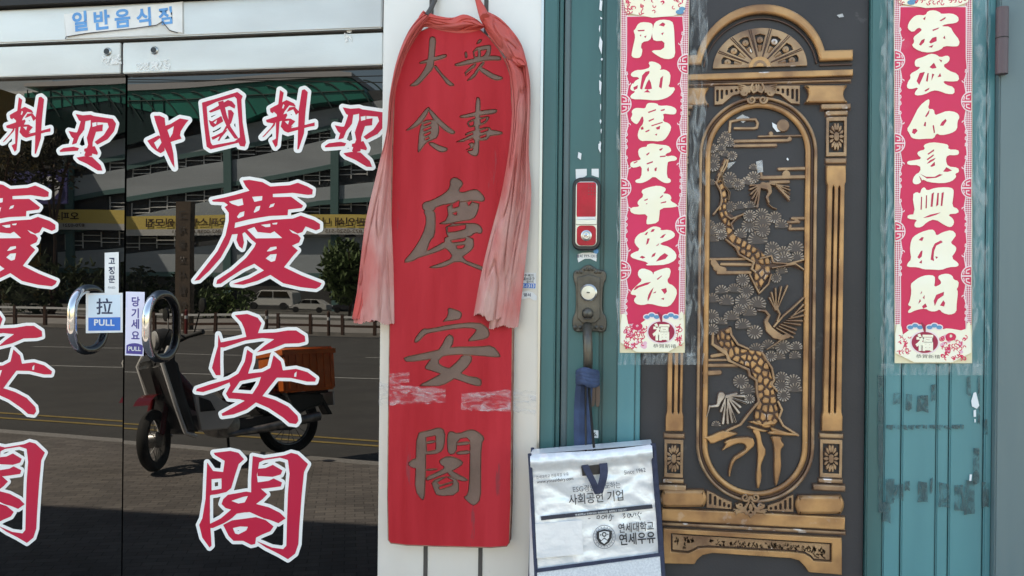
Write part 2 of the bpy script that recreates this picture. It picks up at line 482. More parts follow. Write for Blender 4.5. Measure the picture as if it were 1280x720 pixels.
V = {}   # vinyl on the glass
V['qing'] = glyph(200,220,5,'''
+325,150 400,135 470,118 560,92 535,62 518,28 560,24 640,38 690,66 810,58 862,42 920,65 955,85 952,115 925,118 830,105 705,112 705,132 820,130 895,185 885,200 800,210 798,245 680,250 560,270 470,292 465,325 560,302 700,274 830,266 880,248 960,275 1000,300 1000,330 975,340 910,315 890,350 860,360 835,346 806,333 828,356 862,366 880,388 870,415 825,435 862,465 830,500 775,570 880,620 1010,670 1000,690 975,705 880,695 770,670 690,618 610,655 520,680 455,675 560,640 650,590 590,548 520,580 440,630 380,672 352,675 358,650 450,590 540,510 590,445 600,420 570,395 530,350 515,360 525,415 515,455 495,440 478,400 486,362 450,365 430,420 380,510 310,590 245,650 215,655 290,560 360,470 410,370 430,280 430,230 405,195 425,180 400,163 330,160
-430,160 515,140 522,180 490,188 450,175
-575,130 640,125 638,152 590,162
-480,255 500,228 528,220 525,250 490,265
-585,225 600,192 628,185 620,215 590,230
-680,200 690,178 718,170 710,190
-545,335 590,318 610,350 690,358 715,345 765,388 600,390
-630,305 690,298 690,318 660,320
-700,295 735,290 730,303 705,303
-665,472 690,445 728,440 730,455 690,470
-660,515 690,490 730,487 720,530 695,537''',0)
V['an'] = glyph(200,390,5,'''
+468,20 545,12 610,35 635,70 612,132 720,128 800,115 850,115 905,150 908,185 870,195 780,198 700,230 605,252 655,210 715,170 640,162 530,178 400,222 378,220 376,300 378,395 350,395 325,350 340,290 362,215 365,140 380,190 470,172 540,155 528,105 510,65
+545,235 580,260 575,310 550,385 640,375 690,350 705,290 710,270 755,310 768,365 850,355 920,375 975,415 970,435 920,435 820,412 730,410 690,460 640,525 720,550 800,590 860,650 865,680 850,700 810,695 770,660 680,600 600,565 540,610 460,640 390,650 385,635 450,600 530,555 500,545 430,540 412,510 440,460 435,440 350,475 270,500 225,495 230,480 320,450 430,420 490,385 530,310
-450,503 500,432 632,405 615,455 578,512
-840,385 855,370 852,405 838,405''',0)
V['ge'] = glyph(200,560,5,'''
+295,90 330,140 325,280 312,300 312,460 318,540 322,610 310,622 265,560 245,480 265,440 285,320 290,200
+335,30 440,18 490,30 525,70 492,100 470,165 445,250 415,275 350,290 300,295 300,140 395,150 405,80 345,45
-322,195 385,190 385,255 322,265
+580,50 650,65 780,45 820,30 860,40 925,100 900,150 885,300 870,500 865,600 845,660 800,695 740,660 660,620 600,580 700,622 770,632 790,610 795,420 800,280 810,160 800,75 750,60 650,75 620,90 615,120 605,170 610,210 625,250 670,290 640,320 590,350 570,290 570,200
+610,130 660,125 705,105 765,140 755,165 705,180 610,175
+610,215 680,205 710,190 762,215 755,240 640,255 610,250
+395,320 425,292 540,272 640,290 640,320 600,350 680,370 750,405 785,440 740,470 690,450 650,440 560,400 490,410 440,445 400,470 330,500 310,500 310,475 380,440 445,385 410,375 385,350
-445,330 520,305 550,300 530,340 490,347
+395,480 450,452 600,432 660,450 710,490 690,520 640,540 600,560 595,600 570,605 520,580 460,580 430,550
-440,448 480,410 530,402 570,404 603,428 540,440 480,448
-455,500 500,490 550,492 540,515 490,540 470,535''',0)
V['zhong'] = glyph(170,100,6,'''
+135,268 180,268 215,285 220,340 240,420 265,480 280,550 290,660 265,620 225,530 190,450 170,380 145,310
+85,455 170,415 210,440 215,530 185,550 150,530 115,500
-135,470 180,435 192,470 160,520
+200,350 260,330 300,305 330,288 395,300 370,330 335,385 330,415 342,440 290,455 230,475
-235,375 285,345 275,400 255,435''',0)
V['guo'] = glyph(170,100,6,'''
+495,170 600,140 760,90 800,120 790,150 800,320 825,470 815,500 780,495 770,470 560,520 530,500 510,330
-530,200 600,165 740,125 755,140 770,300 780,430 740,460 575,490 560,470 540,330
+545,235 600,205 690,150 720,160 745,190 740,215 700,195 640,215 560,245
+615,165 655,155 680,260 710,350 770,440 740,440 690,370 650,280
+545,300 570,310 640,270 655,310 580,355 560,340
-580,320 610,295 600,330
+565,430 600,415 690,370 640,430 610,460 630,420 575,450
+690,225 715,225 735,250 715,320 655,400 625,455 612,455 650,390 695,310''',0)
V['liao'] = glyph(320,100,6,'''
+180,75 208,95 195,170 180,280 170,400 160,490 145,505 120,455 150,440 150,330 165,200
+110,215 170,180 230,150 285,175 300,200 250,190 215,235 190,290
-195,210 205,180 215,190 205,215
+105,215 150,190 150,215 125,250 108,240
+75,300 150,275 230,250 235,265 215,300 130,325 80,318
+150,300 140,340 60,425 45,430 110,360
+200,290 260,290 295,310 260,350 280,345 240,375 215,385 185,350
+345,75 365,70 388,90 370,250 360,400 320,520 310,520 315,400 320,230
+200,370 300,355 440,318 440,345 400,350 330,370 240,395 215,385
+230,240 250,205 290,200 325,240 300,262 280,220
-215,310 250,305 240,335''',0)
V['li'] = glyph(325.25,84.9,5.58,'''
+575,275 630,285 690,280 740,300 680,322 620,332 600,322
+615,325 650,320 640,390 600,440 580,490 545,500 560,450 590,400
+520,400 570,410 630,410 580,430 555,455 540,440
+450,545 480,525 560,515 600,525 590,545 520,550 455,555
+690,290 720,290 860,310 885,345 870,400 820,460 740,500 720,480 790,430 830,370 820,340 750,335 690,335
+690,310 740,330 740,380 705,480 700,580 660,590 640,580 670,500 660,450 690,360
+690,365 790,350 780,400 690,410
-700,340 735,334 735,362 703,370
-785,345 822,342 790,395 780,390
+640,530 720,510 745,560 740,575 680,560 640,550
+580,595 640,585 700,590 765,650 780,690 745,690 660,640 600,615''',0)

WD = {}  # carved in the wooden board
WD['big'] = glyph(495,40,8,'''
+330,50 375,38 405,70 395,170 385,300 375,370 320,430 250,510 205,545 115,545 200,480 270,390 310,300 325,180
+370,350 400,320 450,400 520,470 605,540 520,545 455,450
+225,300 310,270 400,240 500,215 515,240 490,265 400,290 300,315 235,325''')
WD['crowd'] = glyph(495,40,8,'''
+830,65 865,75 850,110 790,130
+760,160 930,120 960,140 940,260 870,280 780,290
-785,200 815,185 815,240 790,245
-850,190 905,180 880,230 850,245
+680,200 710,190 720,260 690,265
+575,320 640,300 740,265 900,250 960,230 1050,240 1060,290 940,285 840,300 720,330 600,350
+860,290 900,300 830,390 780,470 690,500 760,430
+680,400 780,310 820,320 700,450 690,430
+830,340 900,370 980,420 1080,450 1060,480 1000,490 930,460 820,380
-700,420 770,365 774,370 704,428
-700,460 780,400 784,405 704,468''')
WD['eat'] = glyph(495,120,8,'''
+310,105 350,115 290,230 240,290 140,345 80,350 150,300 230,210
+320,110 370,150 440,230 530,310 605,360 570,390 500,360 430,300 340,200
+230,330 270,240 400,230 440,320 420,420 360,445 300,470 240,560 210,570
-275,240 335,205 330,219
-275,285 350,262 346,274 282,298
-275,335 350,308 346,320 280,350
-280,385 345,360 340,374 288,400
-290,430 330,412 328,424 292,440
+310,470 360,455 430,490 525,520 510,555 450,570 380,530''')
WD['deed'] = glyph(495,120,8,'''
+795,10 835,10 850,60 835,300 835,480 830,580 800,610 740,590 700,545 780,540 785,300
+625,195 700,180 860,140 1000,125 1020,150 990,180 860,195 650,230
+700,260 780,220 940,195 930,240 880,290 780,310 730,320
-730,270 775,252 772,288 740,298
-845,240 900,220 890,245 850,270
+580,465 680,420 780,380 900,330 1000,340 1075,360 1060,390 960,400 780,440 650,465
+690,370 780,340 920,300 960,330 930,440 850,450 760,440 690,400
-840,350 920,325 920,340 850,365
-840,405 900,385 900,400 845,420
+710,480 780,455 780,520 700,545 690,540 750,510
-690,400 765,372 768,380 694,410
-690,450 770,424 772,432 694,460''')
WD['qing'] = glyph(480,215,5,'''
+410,45 445,28 490,55 498,80 470,110 480,130 560,105 590,110 635,160 625,190 560,180 480,190 330,215 310,250 240,245 235,190 300,175 380,130 410,95
+240,230 320,235 325,300 320,400 290,430 265,510 230,530 170,565 110,568 180,490 240,390 265,300
+225,515 330,460 380,430 400,470 340,500 260,525 200,545
+390,190 600,180 590,250 560,300 480,310 390,330 330,325 400,295
-315,245 380,225 395,265 340,295
-430,200 470,180 465,215 430,225
-520,190 550,180 530,210
-430,260 455,250 450,270
+380,325 560,315 600,330 620,360 610,390 570,380 540,410 410,410 390,400
-400,345 510,332 505,355 450,370 400,375
+380,390 560,400 565,470 540,500 480,540 620,590 660,615 640,630 540,590 460,555 380,595 310,605 270,595 350,570 430,535 400,490 370,470
-420,430 510,415 500,430 430,440
-455,462 505,458 490,475 460,478
-330,335 365,328 362,342 335,350''')
WD['an'] = glyph(480,375,5,'''
+395,45 440,55 490,75 485,110 470,125 380,135 360,140 400,95
+190,240 240,175 280,180 420,150 590,135 650,170 665,220 640,245 560,258 515,260 560,210 580,180 480,175 300,205 260,215 215,265 185,270
+395,210 440,225 430,290 370,350 335,390 380,420 460,430 500,470 610,485 612,540 570,540 430,490 300,445 245,430 280,380 350,300
+120,355 250,330 420,290 600,290 680,280 735,350 715,362 600,350 430,340 280,375 150,390 125,380
+490,340 555,345 545,400 450,490 360,540 280,540 200,540 320,480 400,430 460,380''')
WD['ge'] = glyph(480,515,5,'''
+200,130 260,125 265,300 260,450 255,545 235,555 190,490 195,350
+200,130 290,110 345,92 385,115 380,220 350,260 270,270 220,260
-265,160 320,150 322,200 320,235 270,245
+262,182 325,172 325,192 262,205
+140,325 180,290 210,290 210,350 180,355
+395,130 420,115 460,135 540,105 580,115 635,160 610,200 608,400 608,545 570,588 540,580 490,530 520,520 530,450 535,250 535,160 460,170 455,260 400,270 390,200
+450,190 540,180 540,205 450,215
+450,245 540,235 540,265 450,270
+340,300 400,270 470,290 505,320 450,360 400,380 280,430 262,430 262,405 340,370 380,345 350,330
+390,340 450,380 530,420 520,435 480,435 400,400
+262,355 330,350 340,362 262,372
+290,430 390,395 470,420 470,520 330,530 310,490
-335,440 390,410 430,430 350,455
-345,470 430,445 420,460 350,482''')

CL = [glyph(770,20,6,'''
+145,100 160,65 190,45 260,50 278,70 270,140 255,185 195,195 185,240 200,250 188,310 150,318 115,305 120,265 135,200 145,150 130,110
+275,100 290,45 340,25 420,35 435,80 440,200 445,300 410,325 350,320 290,285 260,258 360,255 365,185 285,190 270,150
-320,70 350,48 370,60 360,80
-160,106 215,103 213,113 168,116
-338,130 360,122 347,146
-178,144 190,138 187,157
-210,154 230,146 220,167'''), glyph(770,20,6,'''
+240,345 280,340 335,365 340,395 320,405 370,400 410,430 405,500 390,535 450,535 420,590 370,620 300,635 200,625 120,625 102,600 150,565 115,560 105,540 130,490 170,465 115,455 110,430 150,405 200,405 260,385
-196,446 222,418 252,412 250,430 226,460 208,505 196,552 180,545
-213,548 232,500 248,474 262,500 270,546 240,552
-112,457 160,458 176,468 146,486 126,512 120,480
-130,535 165,518 160,545 135,557
-333,466 354,448 342,545 322,532
-208,572 236,552 258,574'''), glyph(770,130,6,'''
+105,115 125,80 115,55 140,30 180,30 220,35 230,0 250,-10 310,-5 320,15 400,10 455,35 450,75 420,80 350,70 360,100 350,130 400,145 418,180 380,255 340,282 230,275 190,280 160,250 170,190 210,140 200,80 170,140 150,155
-238,60 300,38 300,48 245,68
-243,124 285,106 285,116 248,134
-263,160 350,134 350,142 268,168
-183,178 203,168 208,190 190,195
-298,178 332,163 327,190 308,192
-218,205 252,190 250,202 224,214
-290,230 310,220 306,238
-333,45 367,36 364,48 338,54'''), glyph(770,130,6,'''
+165,345 190,325 235,320 230,305 270,295 320,305 390,310 415,340 410,360 370,375 375,395 430,385 460,405 450,425 400,430 385,440 380,550 412,565 410,590 370,595 330,575 285,540 240,575 190,595 145,590 145,570 190,555 195,460 140,480 105,470 110,435 160,425 190,415 170,390
-226,378 252,360 250,372 232,388
-323,340 352,328 347,342 330,352
-328,390 372,386 372,396 330,399
-228,445 277,428 276,439 233,454
-232,490 245,472 247,502 238,508
-288,485 307,473 303,502 290,504
-130,440 162,426 160,436 136,447'''), glyph(770,225,6,'''
+185,80 240,55 320,40 375,60 370,85 350,100 400,105 418,135 405,155 460,185 450,205 330,210 325,270 318,320 240,335 225,325 240,255 150,260 105,240 110,205 180,200 160,180 165,155 210,120
-328,130 354,110 352,122 335,137
-333,170 377,158 376,169 338,176
-210,150 240,138 237,149 215,157
-220,180 236,172 234,182'''), glyph(770,225,6,'''
+215,390 250,360 290,345 340,360 330,378 400,372 440,395 442,425 400,450 340,470 330,485 400,500 455,550 450,600 380,635 290,640 215,640 250,620 130,590 105,570 120,548 185,525 140,480 140,440 175,400
-258,392 270,370 292,368 282,387
-213,412 228,393 242,388 230,412
-225,487 235,438 253,438 241,477
-328,435 350,413 377,403 352,434
-298,612 330,573 365,548 392,565 370,592
-176,580 195,568 222,580 200,590
-263,582 275,556 300,543 290,570
-296,497 325,473 317,490'''), glyph(770,325,6,'''
+165,80 200,60 260,80 275,95 330,70 395,55 412,80 405,110 400,130 385,145 390,175 430,190 462,235 440,300 400,350 340,350 250,325 200,340 150,330 130,300 160,265 110,260 112,235 150,195 200,150 165,125
-130,227 150,198 225,170 264,164 240,184 170,207 145,224
-338,220 377,210 382,237 365,257
-306,142 347,113 342,124 312,150
-238,312 236,290 243,262 260,230 284,202 270,240 254,282
-336,290 362,283 357,300
-273,250 302,233 297,247
-270,84 280,110 288,82''')]
CR = [glyph(1112,0,5.143,'''
+115,185 120,150 150,110 180,95 230,100 245,70 290,65 325,80 330,90 400,85 440,105 445,135 420,150 360,155 330,170 390,170 410,210 450,260 445,295 420,300 350,295 330,320 260,340 190,330 140,295 160,270 150,240 190,210 210,190 185,175 150,210
-213,122 232,106 227,130
-320,132 362,108 357,122 330,137
-273,192 322,176 312,186 280,200
-253,272 275,243 302,236 302,264 265,280
-188,287 205,258 227,248 222,272 200,294
-343,245 354,228 358,252
-248,302 282,288 272,307'''), glyph(1112,0,5.143,'''
+160,400 170,380 220,365 260,345 300,350 325,370 370,355 388,370 380,400 340,420 380,455 440,475 448,520 400,525 340,520 360,545 415,560 418,605 370,605 320,585 280,580 220,610 165,615 160,595 190,560 130,575 108,560 120,520 135,505 130,475 180,450 200,430 165,430
-256,432 285,403 302,437 275,442
-173,522 193,470 227,462 212,500 190,547
-233,522 243,470 252,470 245,525
-268,522 273,473 287,478
-308,497 325,468 332,492
-223,582 257,563 252,577 230,590
-316,380 337,388 332,402'''), glyph(1112,115,5.143,'''
+250,42 258,60 245,110 285,110 290,150 320,140 370,120 430,130 452,160 435,190 435,240 400,265 330,280 300,265 285,300 240,300 180,305 140,295 130,270 110,240 130,210 150,170 190,90
-228,157 245,128 257,113 252,140 235,162
-323,217 335,193 360,173 367,185 345,217
-218,217 226,193 234,193 232,222
-143,262 150,238 170,236 180,250 160,272
-276,215 285,213 292,260 284,267'''), glyph(1112,115,5.143,'''
+215,340 270,322 340,330 380,340 375,370 440,370 448,395 430,408 370,405 360,440 375,480 440,485 448,515 420,525 430,545 400,575 340,588 250,580 210,560 195,590 160,595 145,575 160,535 200,510 195,470 115,470 112,445 150,440 210,430 175,400 185,380 230,370
-243,397 285,368 286,379 248,404
-238,432 282,400 284,410 244,440
-238,462 260,438 297,423 287,437 255,457
-260,477 290,448 292,472 270,482
-190,523 235,545 290,545 320,528 342,532 300,552 240,557
-188,535 207,563 202,577
-343,512 365,483 402,505 372,514'''), glyph(1112,225,5.143,'''
+145,95 175,75 195,90 205,55 225,45 240,70 290,50 370,45 410,55 412,90 400,170 440,185 445,215 370,220 410,250 415,280 395,305 360,295 290,250 240,270 205,305 160,305 160,275 180,255 115,250 115,225 165,220
-198,192 202,108 209,108 207,190
-230,182 234,98 241,98 239,182
-263,172 270,88 287,78 283,95 276,172
-298,172 307,83 317,83 313,160
-328,167 334,83 349,78 346,100 339,167
-213,244 260,223 332,207 300,224 250,240'''), glyph(1112,225,5.143,'''
+135,400 150,365 200,335 270,315 292,330 300,360 340,335 400,320 430,350 410,380 390,405 430,430 425,460 395,500 445,535 440,558 380,560 330,580 270,575 220,575 180,560 110,560 115,535 140,510 130,450
-186,387 205,368 220,368 210,392
-273,442 290,408 330,388 342,400 300,422 286,457 282,500 287,522 263,512
-178,497 200,458 212,453 207,492 190,507
-293,490 312,495 300,508
-188,532 208,513 207,537'''), glyph(1112,330,5.143,'''
+135,130 150,115 190,85 240,70 290,75 292,110 285,150 330,130 330,110 310,90 320,70 370,60 405,75 410,100 445,110 440,150 430,160 440,180 430,260 430,310 390,328 340,315 320,290 300,305 260,305 230,285 170,295 125,318 115,305 145,275 115,265 130,240 140,180
-283,237 300,198 350,178 347,202 310,227 290,272
-323,267 345,233 357,250 350,274
-208,272 230,253 242,275 215,287
-183,257 195,223 202,240
-213,217 225,198 224,227
-196,196 207,172 208,186''')]
# ------------------------------------------------------------------ the street (seen mirrored in the glass) and the ground
m_asphalt = mat('asphalt', (.052,.050,.048), (.066,.064,.060), scale=1.5, rough=.85, c3=(.044,.042,.040), s3=8, t3=.62, bump=.1, bscale=60)
m_yline = mat('yellow_road_paint', (.36,.25,.07), (.26,.19,.06), scale=10, rough=.7)
m_wline = mat('white_road_paint', (.42,.42,.41), (.30,.30,.29), scale=10, rough=.7)
def brick_mat():
    m = mat('brick_paving', (.20,.17,.15), rough=.85); N = m.node_tree.nodes; L = m.node_tree.links; b = N['Principled BSDF']
    tc = N.new('ShaderNodeTexCoord'); mp = N.new('ShaderNodeMapping'); mp.inputs['Rotation'].default_value = (0, 0, R(20)); L.new(tc.outputs['Object'], mp.inputs[0])
    br = N.new('ShaderNodeTexBrick'); br.inputs['Scale'].default_value = 4.2
    for i, c in ((1,(.20,.18,.165)),(2,(.135,.122,.115)),(3,(.07,.064,.06))): br.inputs[i].default_value = (*c, 1)
    br.inputs['Mortar Size'].default_value = .012
    L.new(mp.outputs[0], br.inputs[0])
    n = N.new('ShaderNodeTexNoise'); n.inputs['Scale'].default_value = 1.2; n.inputs['Detail'].default_value = 8; L.new(tc.outputs['Object'], n.inputs[0])
    x = N.new('ShaderNodeMix'); x.data_type = 'RGBA'; x.blend_type = 'MULTIPLY'; x.inputs[0].default_value = .7
    rr = N.new('ShaderNodeMapRange'); rr.inputs[1].default_value = .3; rr.inputs[2].default_value = .7; rr.inputs[3].default_value = .6; rr.inputs[4].default_value = 1.2; L.new(n.outputs[0], rr.inputs[0])
    L.new(br.outputs[0], x.inputs[6]); L.new(rr.outputs[0], x.inputs[7]); L.new(x.outputs[2], b.inputs['Base Color'])
    return m
m_brick = brick_mat()
m_kerb = mat('kerb_granite', (.30,.29,.28), (.22,.21,.20), scale=30, rough=.8)

def struct(o): return tag(o, kind='structure')

RZ = -.12
k0, k1 = gr(160, 551), gr(471, 577)             # kerb line
kd = (k1-k0).normalized(); kn = Vector((-kd.y, kd.x, 0));  kn = kn if kn.y < 0 else -kn
ka, kb = k0 - kd*60, k1 + kd*60
struct(MB().face([(-400,-400,RZ-.01),(400,-400,RZ-.01),(400,400,RZ-.01),(-400,400,RZ-.01)]).build('ground', mat('far_ground', (.10,.095,.085), (.08,.078,.07), scale=.3, rough=.9)))
f0, f1 = gr(160, 416, RZ), gr(471, 421, RZ)
fd = (f1-f0).normalized()
fa, fb = f0 - fd*120, f1 + fd*120
struct(MB().face([(ka.x,ka.y,RZ),(kb.x,kb.y,RZ),(fb.x,fb.y,RZ),(fa.x,fa.y,RZ)][::-1]).build('road', m_asphalt))
kin = kn * -.16
struct(MB().prism([(ka.x+kin.x,ka.y+kin.y,0),(kb.x+kin.x,kb.y+kin.y,0),(60,6,0),(-60,6,0)], (0,0,-.14)).build('pavement', m_brick))
struct(MB().prism([(ka.x,ka.y,.003),(kb.x,kb.y,.003),(kb.x+kin.x,kb.y+kin.y,.003),(ka.x+kin.x,ka.y+kin.y,.003)], (0,0,-.14)).build('kerb', m_kerb, bevel=.01))
fo = Vector((0, -14, 0))
struct(MB().prism([tuple(fa+Vector((0,0,.14))), tuple(fb+Vector((0,0,.14))), tuple(fb+fo+Vector((0,0,.14))), tuple(fa+fo+Vector((0,0,.14)))], (0,0,-.16)).build('far_pavement', mat('far_paving', (.30,.28,.26), (.22,.21,.20), scale=3, rough=.85)))
def roadline(name, p0, p1, wd, m, pieces=None):
    a, b = gr(*p0, RZ), gr(*p1, RZ); d = (b-a).normalized(); n = Vector((-d.y, d.x, 0))*wd/2
    mb = MB()
    for s, e in (pieces or [(-30, 30)]):
        q0, q1 = a + d*s, a + d*e
        mb.face([(q.x, q.y, RZ+.005) for q in (q0-n, q1-n, q1+n, q0+n)])
    struct(mb.build(name, m))
roadline('road_marking', (160,530), (471,552), .07, m_yline)
roadline('road_marking', (160,536), (471,558), .07, m_yline)
roadline('road_marking', (160,464), (471,474), .12, m_wline)
roadline('road_marking', (160,440), (471,447), .14, m_wline, [(-26+8*k, -21+8*k) for k in range(9)])

# the shop building above and around the frontage (its mass shades the pavement)
m_wall = mat('shop_wall_tile', (.42,.40,.37), (.36,.34,.31), scale=4, rough=.7)

# ------------------------------------------------------------------ delivery scooter parked on the pavement
STEER_A = -46
def build_scooter():
    fw, rw = gr(183, 590), gr(362, 567)
    ax = (fw-rw); wb = ax.length; s = wb/1.20
    ang = math.atan2(ax.y, ax.x)
    T = Matrix.Translation(rw) @ Matrix.Rotation(ang, 4, 'Z') @ Matrix.Rotation(R(-7), 4, 'X') @ Matrix.Scale(s, 4)
    t = thing('delivery_scooter', rw, 'parked delivery scooter with an orange rear box, mirrored in the dark glass door', 'scooter')
    m_red = mat('scooter_dark_red', lin((104,16,24)), rough=.25, coat=.5)
    m_shield = mat('scooter_white_shield', (.85,.85,.85), (.74,.74,.74), scale=6, rough=.35)
    m_grey = mat('scooter_grey_plastic', (.05,.05,.052), rough=.5)
    m_tyre = mat('tyre_rubber', (.02,.02,.02), rough=.85)
    m_eng = mat('engine_alloy', (.45,.45,.45), (.2,.2,.2), scale=20, rough=.4, metal=.8)
    m_box = mat('orange_box', lin((236,124,56)), lin((212,104,44)), scale=6, rough=.5)
    STEER = Matrix.Translation((1.08,0,0)) @ Matrix.Rotation(R(STEER_A), 4, 'Z') @ Matrix.Translation((-1.08,0,0)); steer = [False]
    def put(name, mb, m, par=t, bevel=0, smooth=True):
        me = mb.mesh(0, smooth)
        if steer[0]: me.transform(STEER)
        if bevel:
            b = bmesh.new(); b.from_mesh(me); es = [e for e in b.edges if len(e.link_faces) == 2 and e.calc_face_angle(0) > .5]
            bmesh.ops.bevel(b, geom=es, offset=bevel, segments=2, affect='EDGES', clamp_overlap=True); b.to_mesh(me); b.free()
        me.transform(T); return link(name, me, m, par)
    def wheel(x, nm):
        r = .275 if x < .5 else .235
        w_ = put(nm, MB().lathe([(r-.075,-.02),(r-.06,-.035),(r-.02,-.04),(r,-.015),(r,.015),(r-.02,.04),(r-.06,.035),(r-.075,.02),(r-.075,-.02)], (x,0,r), 'Y', 40, caps=False), m_tyre)
        put('rim', MB().tube([(x+cos(a)*.2,0,r+sin(a)*.2) for a in [2*pi*k/32 for k in range(32)]], .016, 8, True), m_eng, w_)
        mb = MB()
        for k in range(18):
            a = 2*pi*k/18; mb.tube([(x+.03*cos(a),.03*(-1)**k,r+.03*sin(a)),(x+.2*cos(a+.25),0,r+.2*sin(a+.25))], .003, 5)
        put('spokes', mb, m_eng, w_)
        put('hub', MB().lathe([(.02,-.06),(.06,-.05),(.06,.05),(.02,.06)], (x,0,r), 'Y', 20), m_eng, w_)
    wheel(0, 'rear_wheel'); steer[0] = True; wheel(1.2, 'front_wheel')
    mb = MB()
    for sy in (-1, 1): mb.tube([(1.2,.06*sy,.275),(1.1,.06*sy,.5),(.99,.05*sy,.85)], [.022,.024,.026], 10)
    put('fork', mb, m_red)
    fe = MB(); pts = []
    for k in range(10):
        a = R(48+k*10); pts.append((1.2+.315*cos(a), .275+.315*sin(a)))
    for (x0,z0),(x1,z1) in zip(pts, pts[1:]): fe.face([(x0,-.06,z0),(x0,.06,z0),(x1,.06,z1),(x1,-.06,z1)])
    put('front_fender', fe, m_red)
    steer[0] = False
    sh = [(1.10,.92),(1.17,.82),(1.06,.50),(.98,.27),(.86,.24),(.90,.34),(.98,.62),(1.02,.84)]
    put('leg_shield', MB().prism([(x,-.24,z) for x, z in sh], (0,.48,0)), m_grey, bevel=.03)
    for sy in (-1, 1): put('shield_trim', MB().tube([(1.09,.24*sy,.94),(1.15,.25*sy,.82),(1.06,.255*sy,.50),(.985,.25*sy,.27),(.90,.24*sy,.235)], .017, 8), m_shield)
    put('front_cowl', MB().prism([(1.12,-.11,.95),(1.19,-.11,.82),(1.12,-.11,.52),(1.0,-.11,.6),(.98,-.11,.95)], (0,.22,0)), m_grey, bevel=.03)
    put('handlebar', MB().tube([(.86,-.34,1.04),(.92,-.22,1.02),(.99,0,.98),(.92,.22,1.02),(.86,.34,1.04)], [.02,.016,.03,.016,.02], 10), m_grey)
    hl = put('headlight_cowl', MB().lathe([(.02,-.1),(.08,-.08),(.1,0),(.09,.07)], (1.03,0,1.0), 'X', 20), m_grey)
    put('headlight', MB().lathe([(.08,0),(.07,.02),(.02,.03)], (1.105,0,1.0), 'X', 20), mat('lamp_glass', (.6,.6,.6), rough=.1), hl)
    for sy in (-1, 1):
        put('mirror', MB().tube([(.9,.25*sy,1.02),(.88,.3*sy,1.16),(.87,.33*sy,1.22)], .006, 6).lathe([(.02,-.012),(.055,-.008),(.055,.008),(.02,.012)], (.87,.36*sy,1.24), 'X', 16), m_black)
    put('body_tube', MB().tube([(.98,0,.75),(.8,0,.5),(.6,0,.42),(.4,0,.5),(.15,0,.62)], [.05,.07,.08,.08,.06], 12), m_red)
    put('side_cover', MB().prism([(.6,-.1,.60),(.2,-.12,.58),(-.05,-.11,.55),(.1,-.12,.42),(.45,-.1,.40)], (0,.2,0)), m_red, bevel=.02)
    for sy in (-1, 1):
        put('white_side_panel', MB().prism([(.90,.16*sy,.62),(.74,.16*sy,.56),(.52,.16*sy,.40),(.62,.16*sy,.27),(.84,.16*sy,.27)], (0,.03*sy,0)), m_shield, bevel=.008)
        put('panel_vent', MB().prism([(.85,.188*sy,.54),(.76,.188*sy,.50),(.72,.188*sy,.42),(.84,.188*sy,.42)], (0,.008*sy,0)), m_black)
    put('tail_body', MB().prism([(.42,-.14,.50),(.0,-.14,.52),(-.28,-.12,.50),(-.30,-.12,.40),(-.05,-.14,.34),(.3,-.14,.34)], (0,.28,0)), m_black, bevel=.02)
    put('chain_case', MB().prism([(.55,-.13,.34),(.02,-.13,.36),(-.08,-.13,.28),(.02,-.13,.2),(.55,-.13,.24)], (0,.05,0)), m_grey, bevel=.015)
    mb = MB()
    for sy in (-1, 1): mb.tube([(.93,.2*sy,1.0),(1.05,.16*sy,1.08),(1.12,.1*sy,.9),(1.1,.05*sy,.6)], .007, 6)
    put('control_cables', mb, m_black)
    put('engine', MB().lathe([(.03,-.16),(.1,-.14),(.11,0),(.1,.14),(.03,.16)], (.6,0,.3), 'Y', 24).box(.62,.86,-.06,.06,.27,.39), m_eng)
    put('seat', MB().prism([(.66,-.11,.66),(.55,-.13,.72),(.2,-.13,.72),(.15,-.12,.70),(.2,-.1,.60),(.55,-.1,.60)], (0,.24,0)), m_black, bevel=.025)
    put('rear_fender', MB().prism([(.1,-.06,.58),(-.12,-.06,.59),(-.30,-.06,.48),(-.40,-.06,.3),(-.36,-.06,.3),(-.27,-.06,.48),(-.1,-.06,.58)], (0,.12,0)), m_black, bevel=.01)
    put('licence_plate', MB().box(-.40,-.385,-.1,.1,.38,.5), m_shield)
    put('exhaust', MB().tube([(.6,-.13,.22),(.3,-.15,.24),(-.2,-.17,.30)], [.02,.035,.04], 14), m_eng)
    put('shock_absorber', MB().tube([(0,-.12,.3),(.12,-.12,.6)], .025, 10).tube([(0,.12,.3),(.12,.12,.6)], .025, 10), m_eng)
    bx = put('delivery_box', MB().box(-.34,.14,-.23,.23,.52,.90), m_box, bevel=.015)
    mb = MB()
    for k in range(6): mb.box(-.348,-.34,-.2+.08*k-.008,-.2+.08*k+.008,.55,.84)
    for k in range(7): mb.box(-.31+.065*k,-.297+.065*k,-.238,-.23,.55,.84)
    mb.box(-.352,.152,-.242,.242,.84,.88)
    put('box_ribs', mb, m_box, bx)
    put('tail_light', MB().box(-.37,-.30,-.05,.05,.50,.56), m_lockred)
    put('side_stand', MB().tube([(.5,.1,.25),(.45,.2,.0)], .012, 8), m_grey)
    put('rack', MB().tube([(.15,-.1,.505),(-.32,-.12,.505),(-.32,.12,.505),(.15,.1,.505)], .012, 8), m_grey)

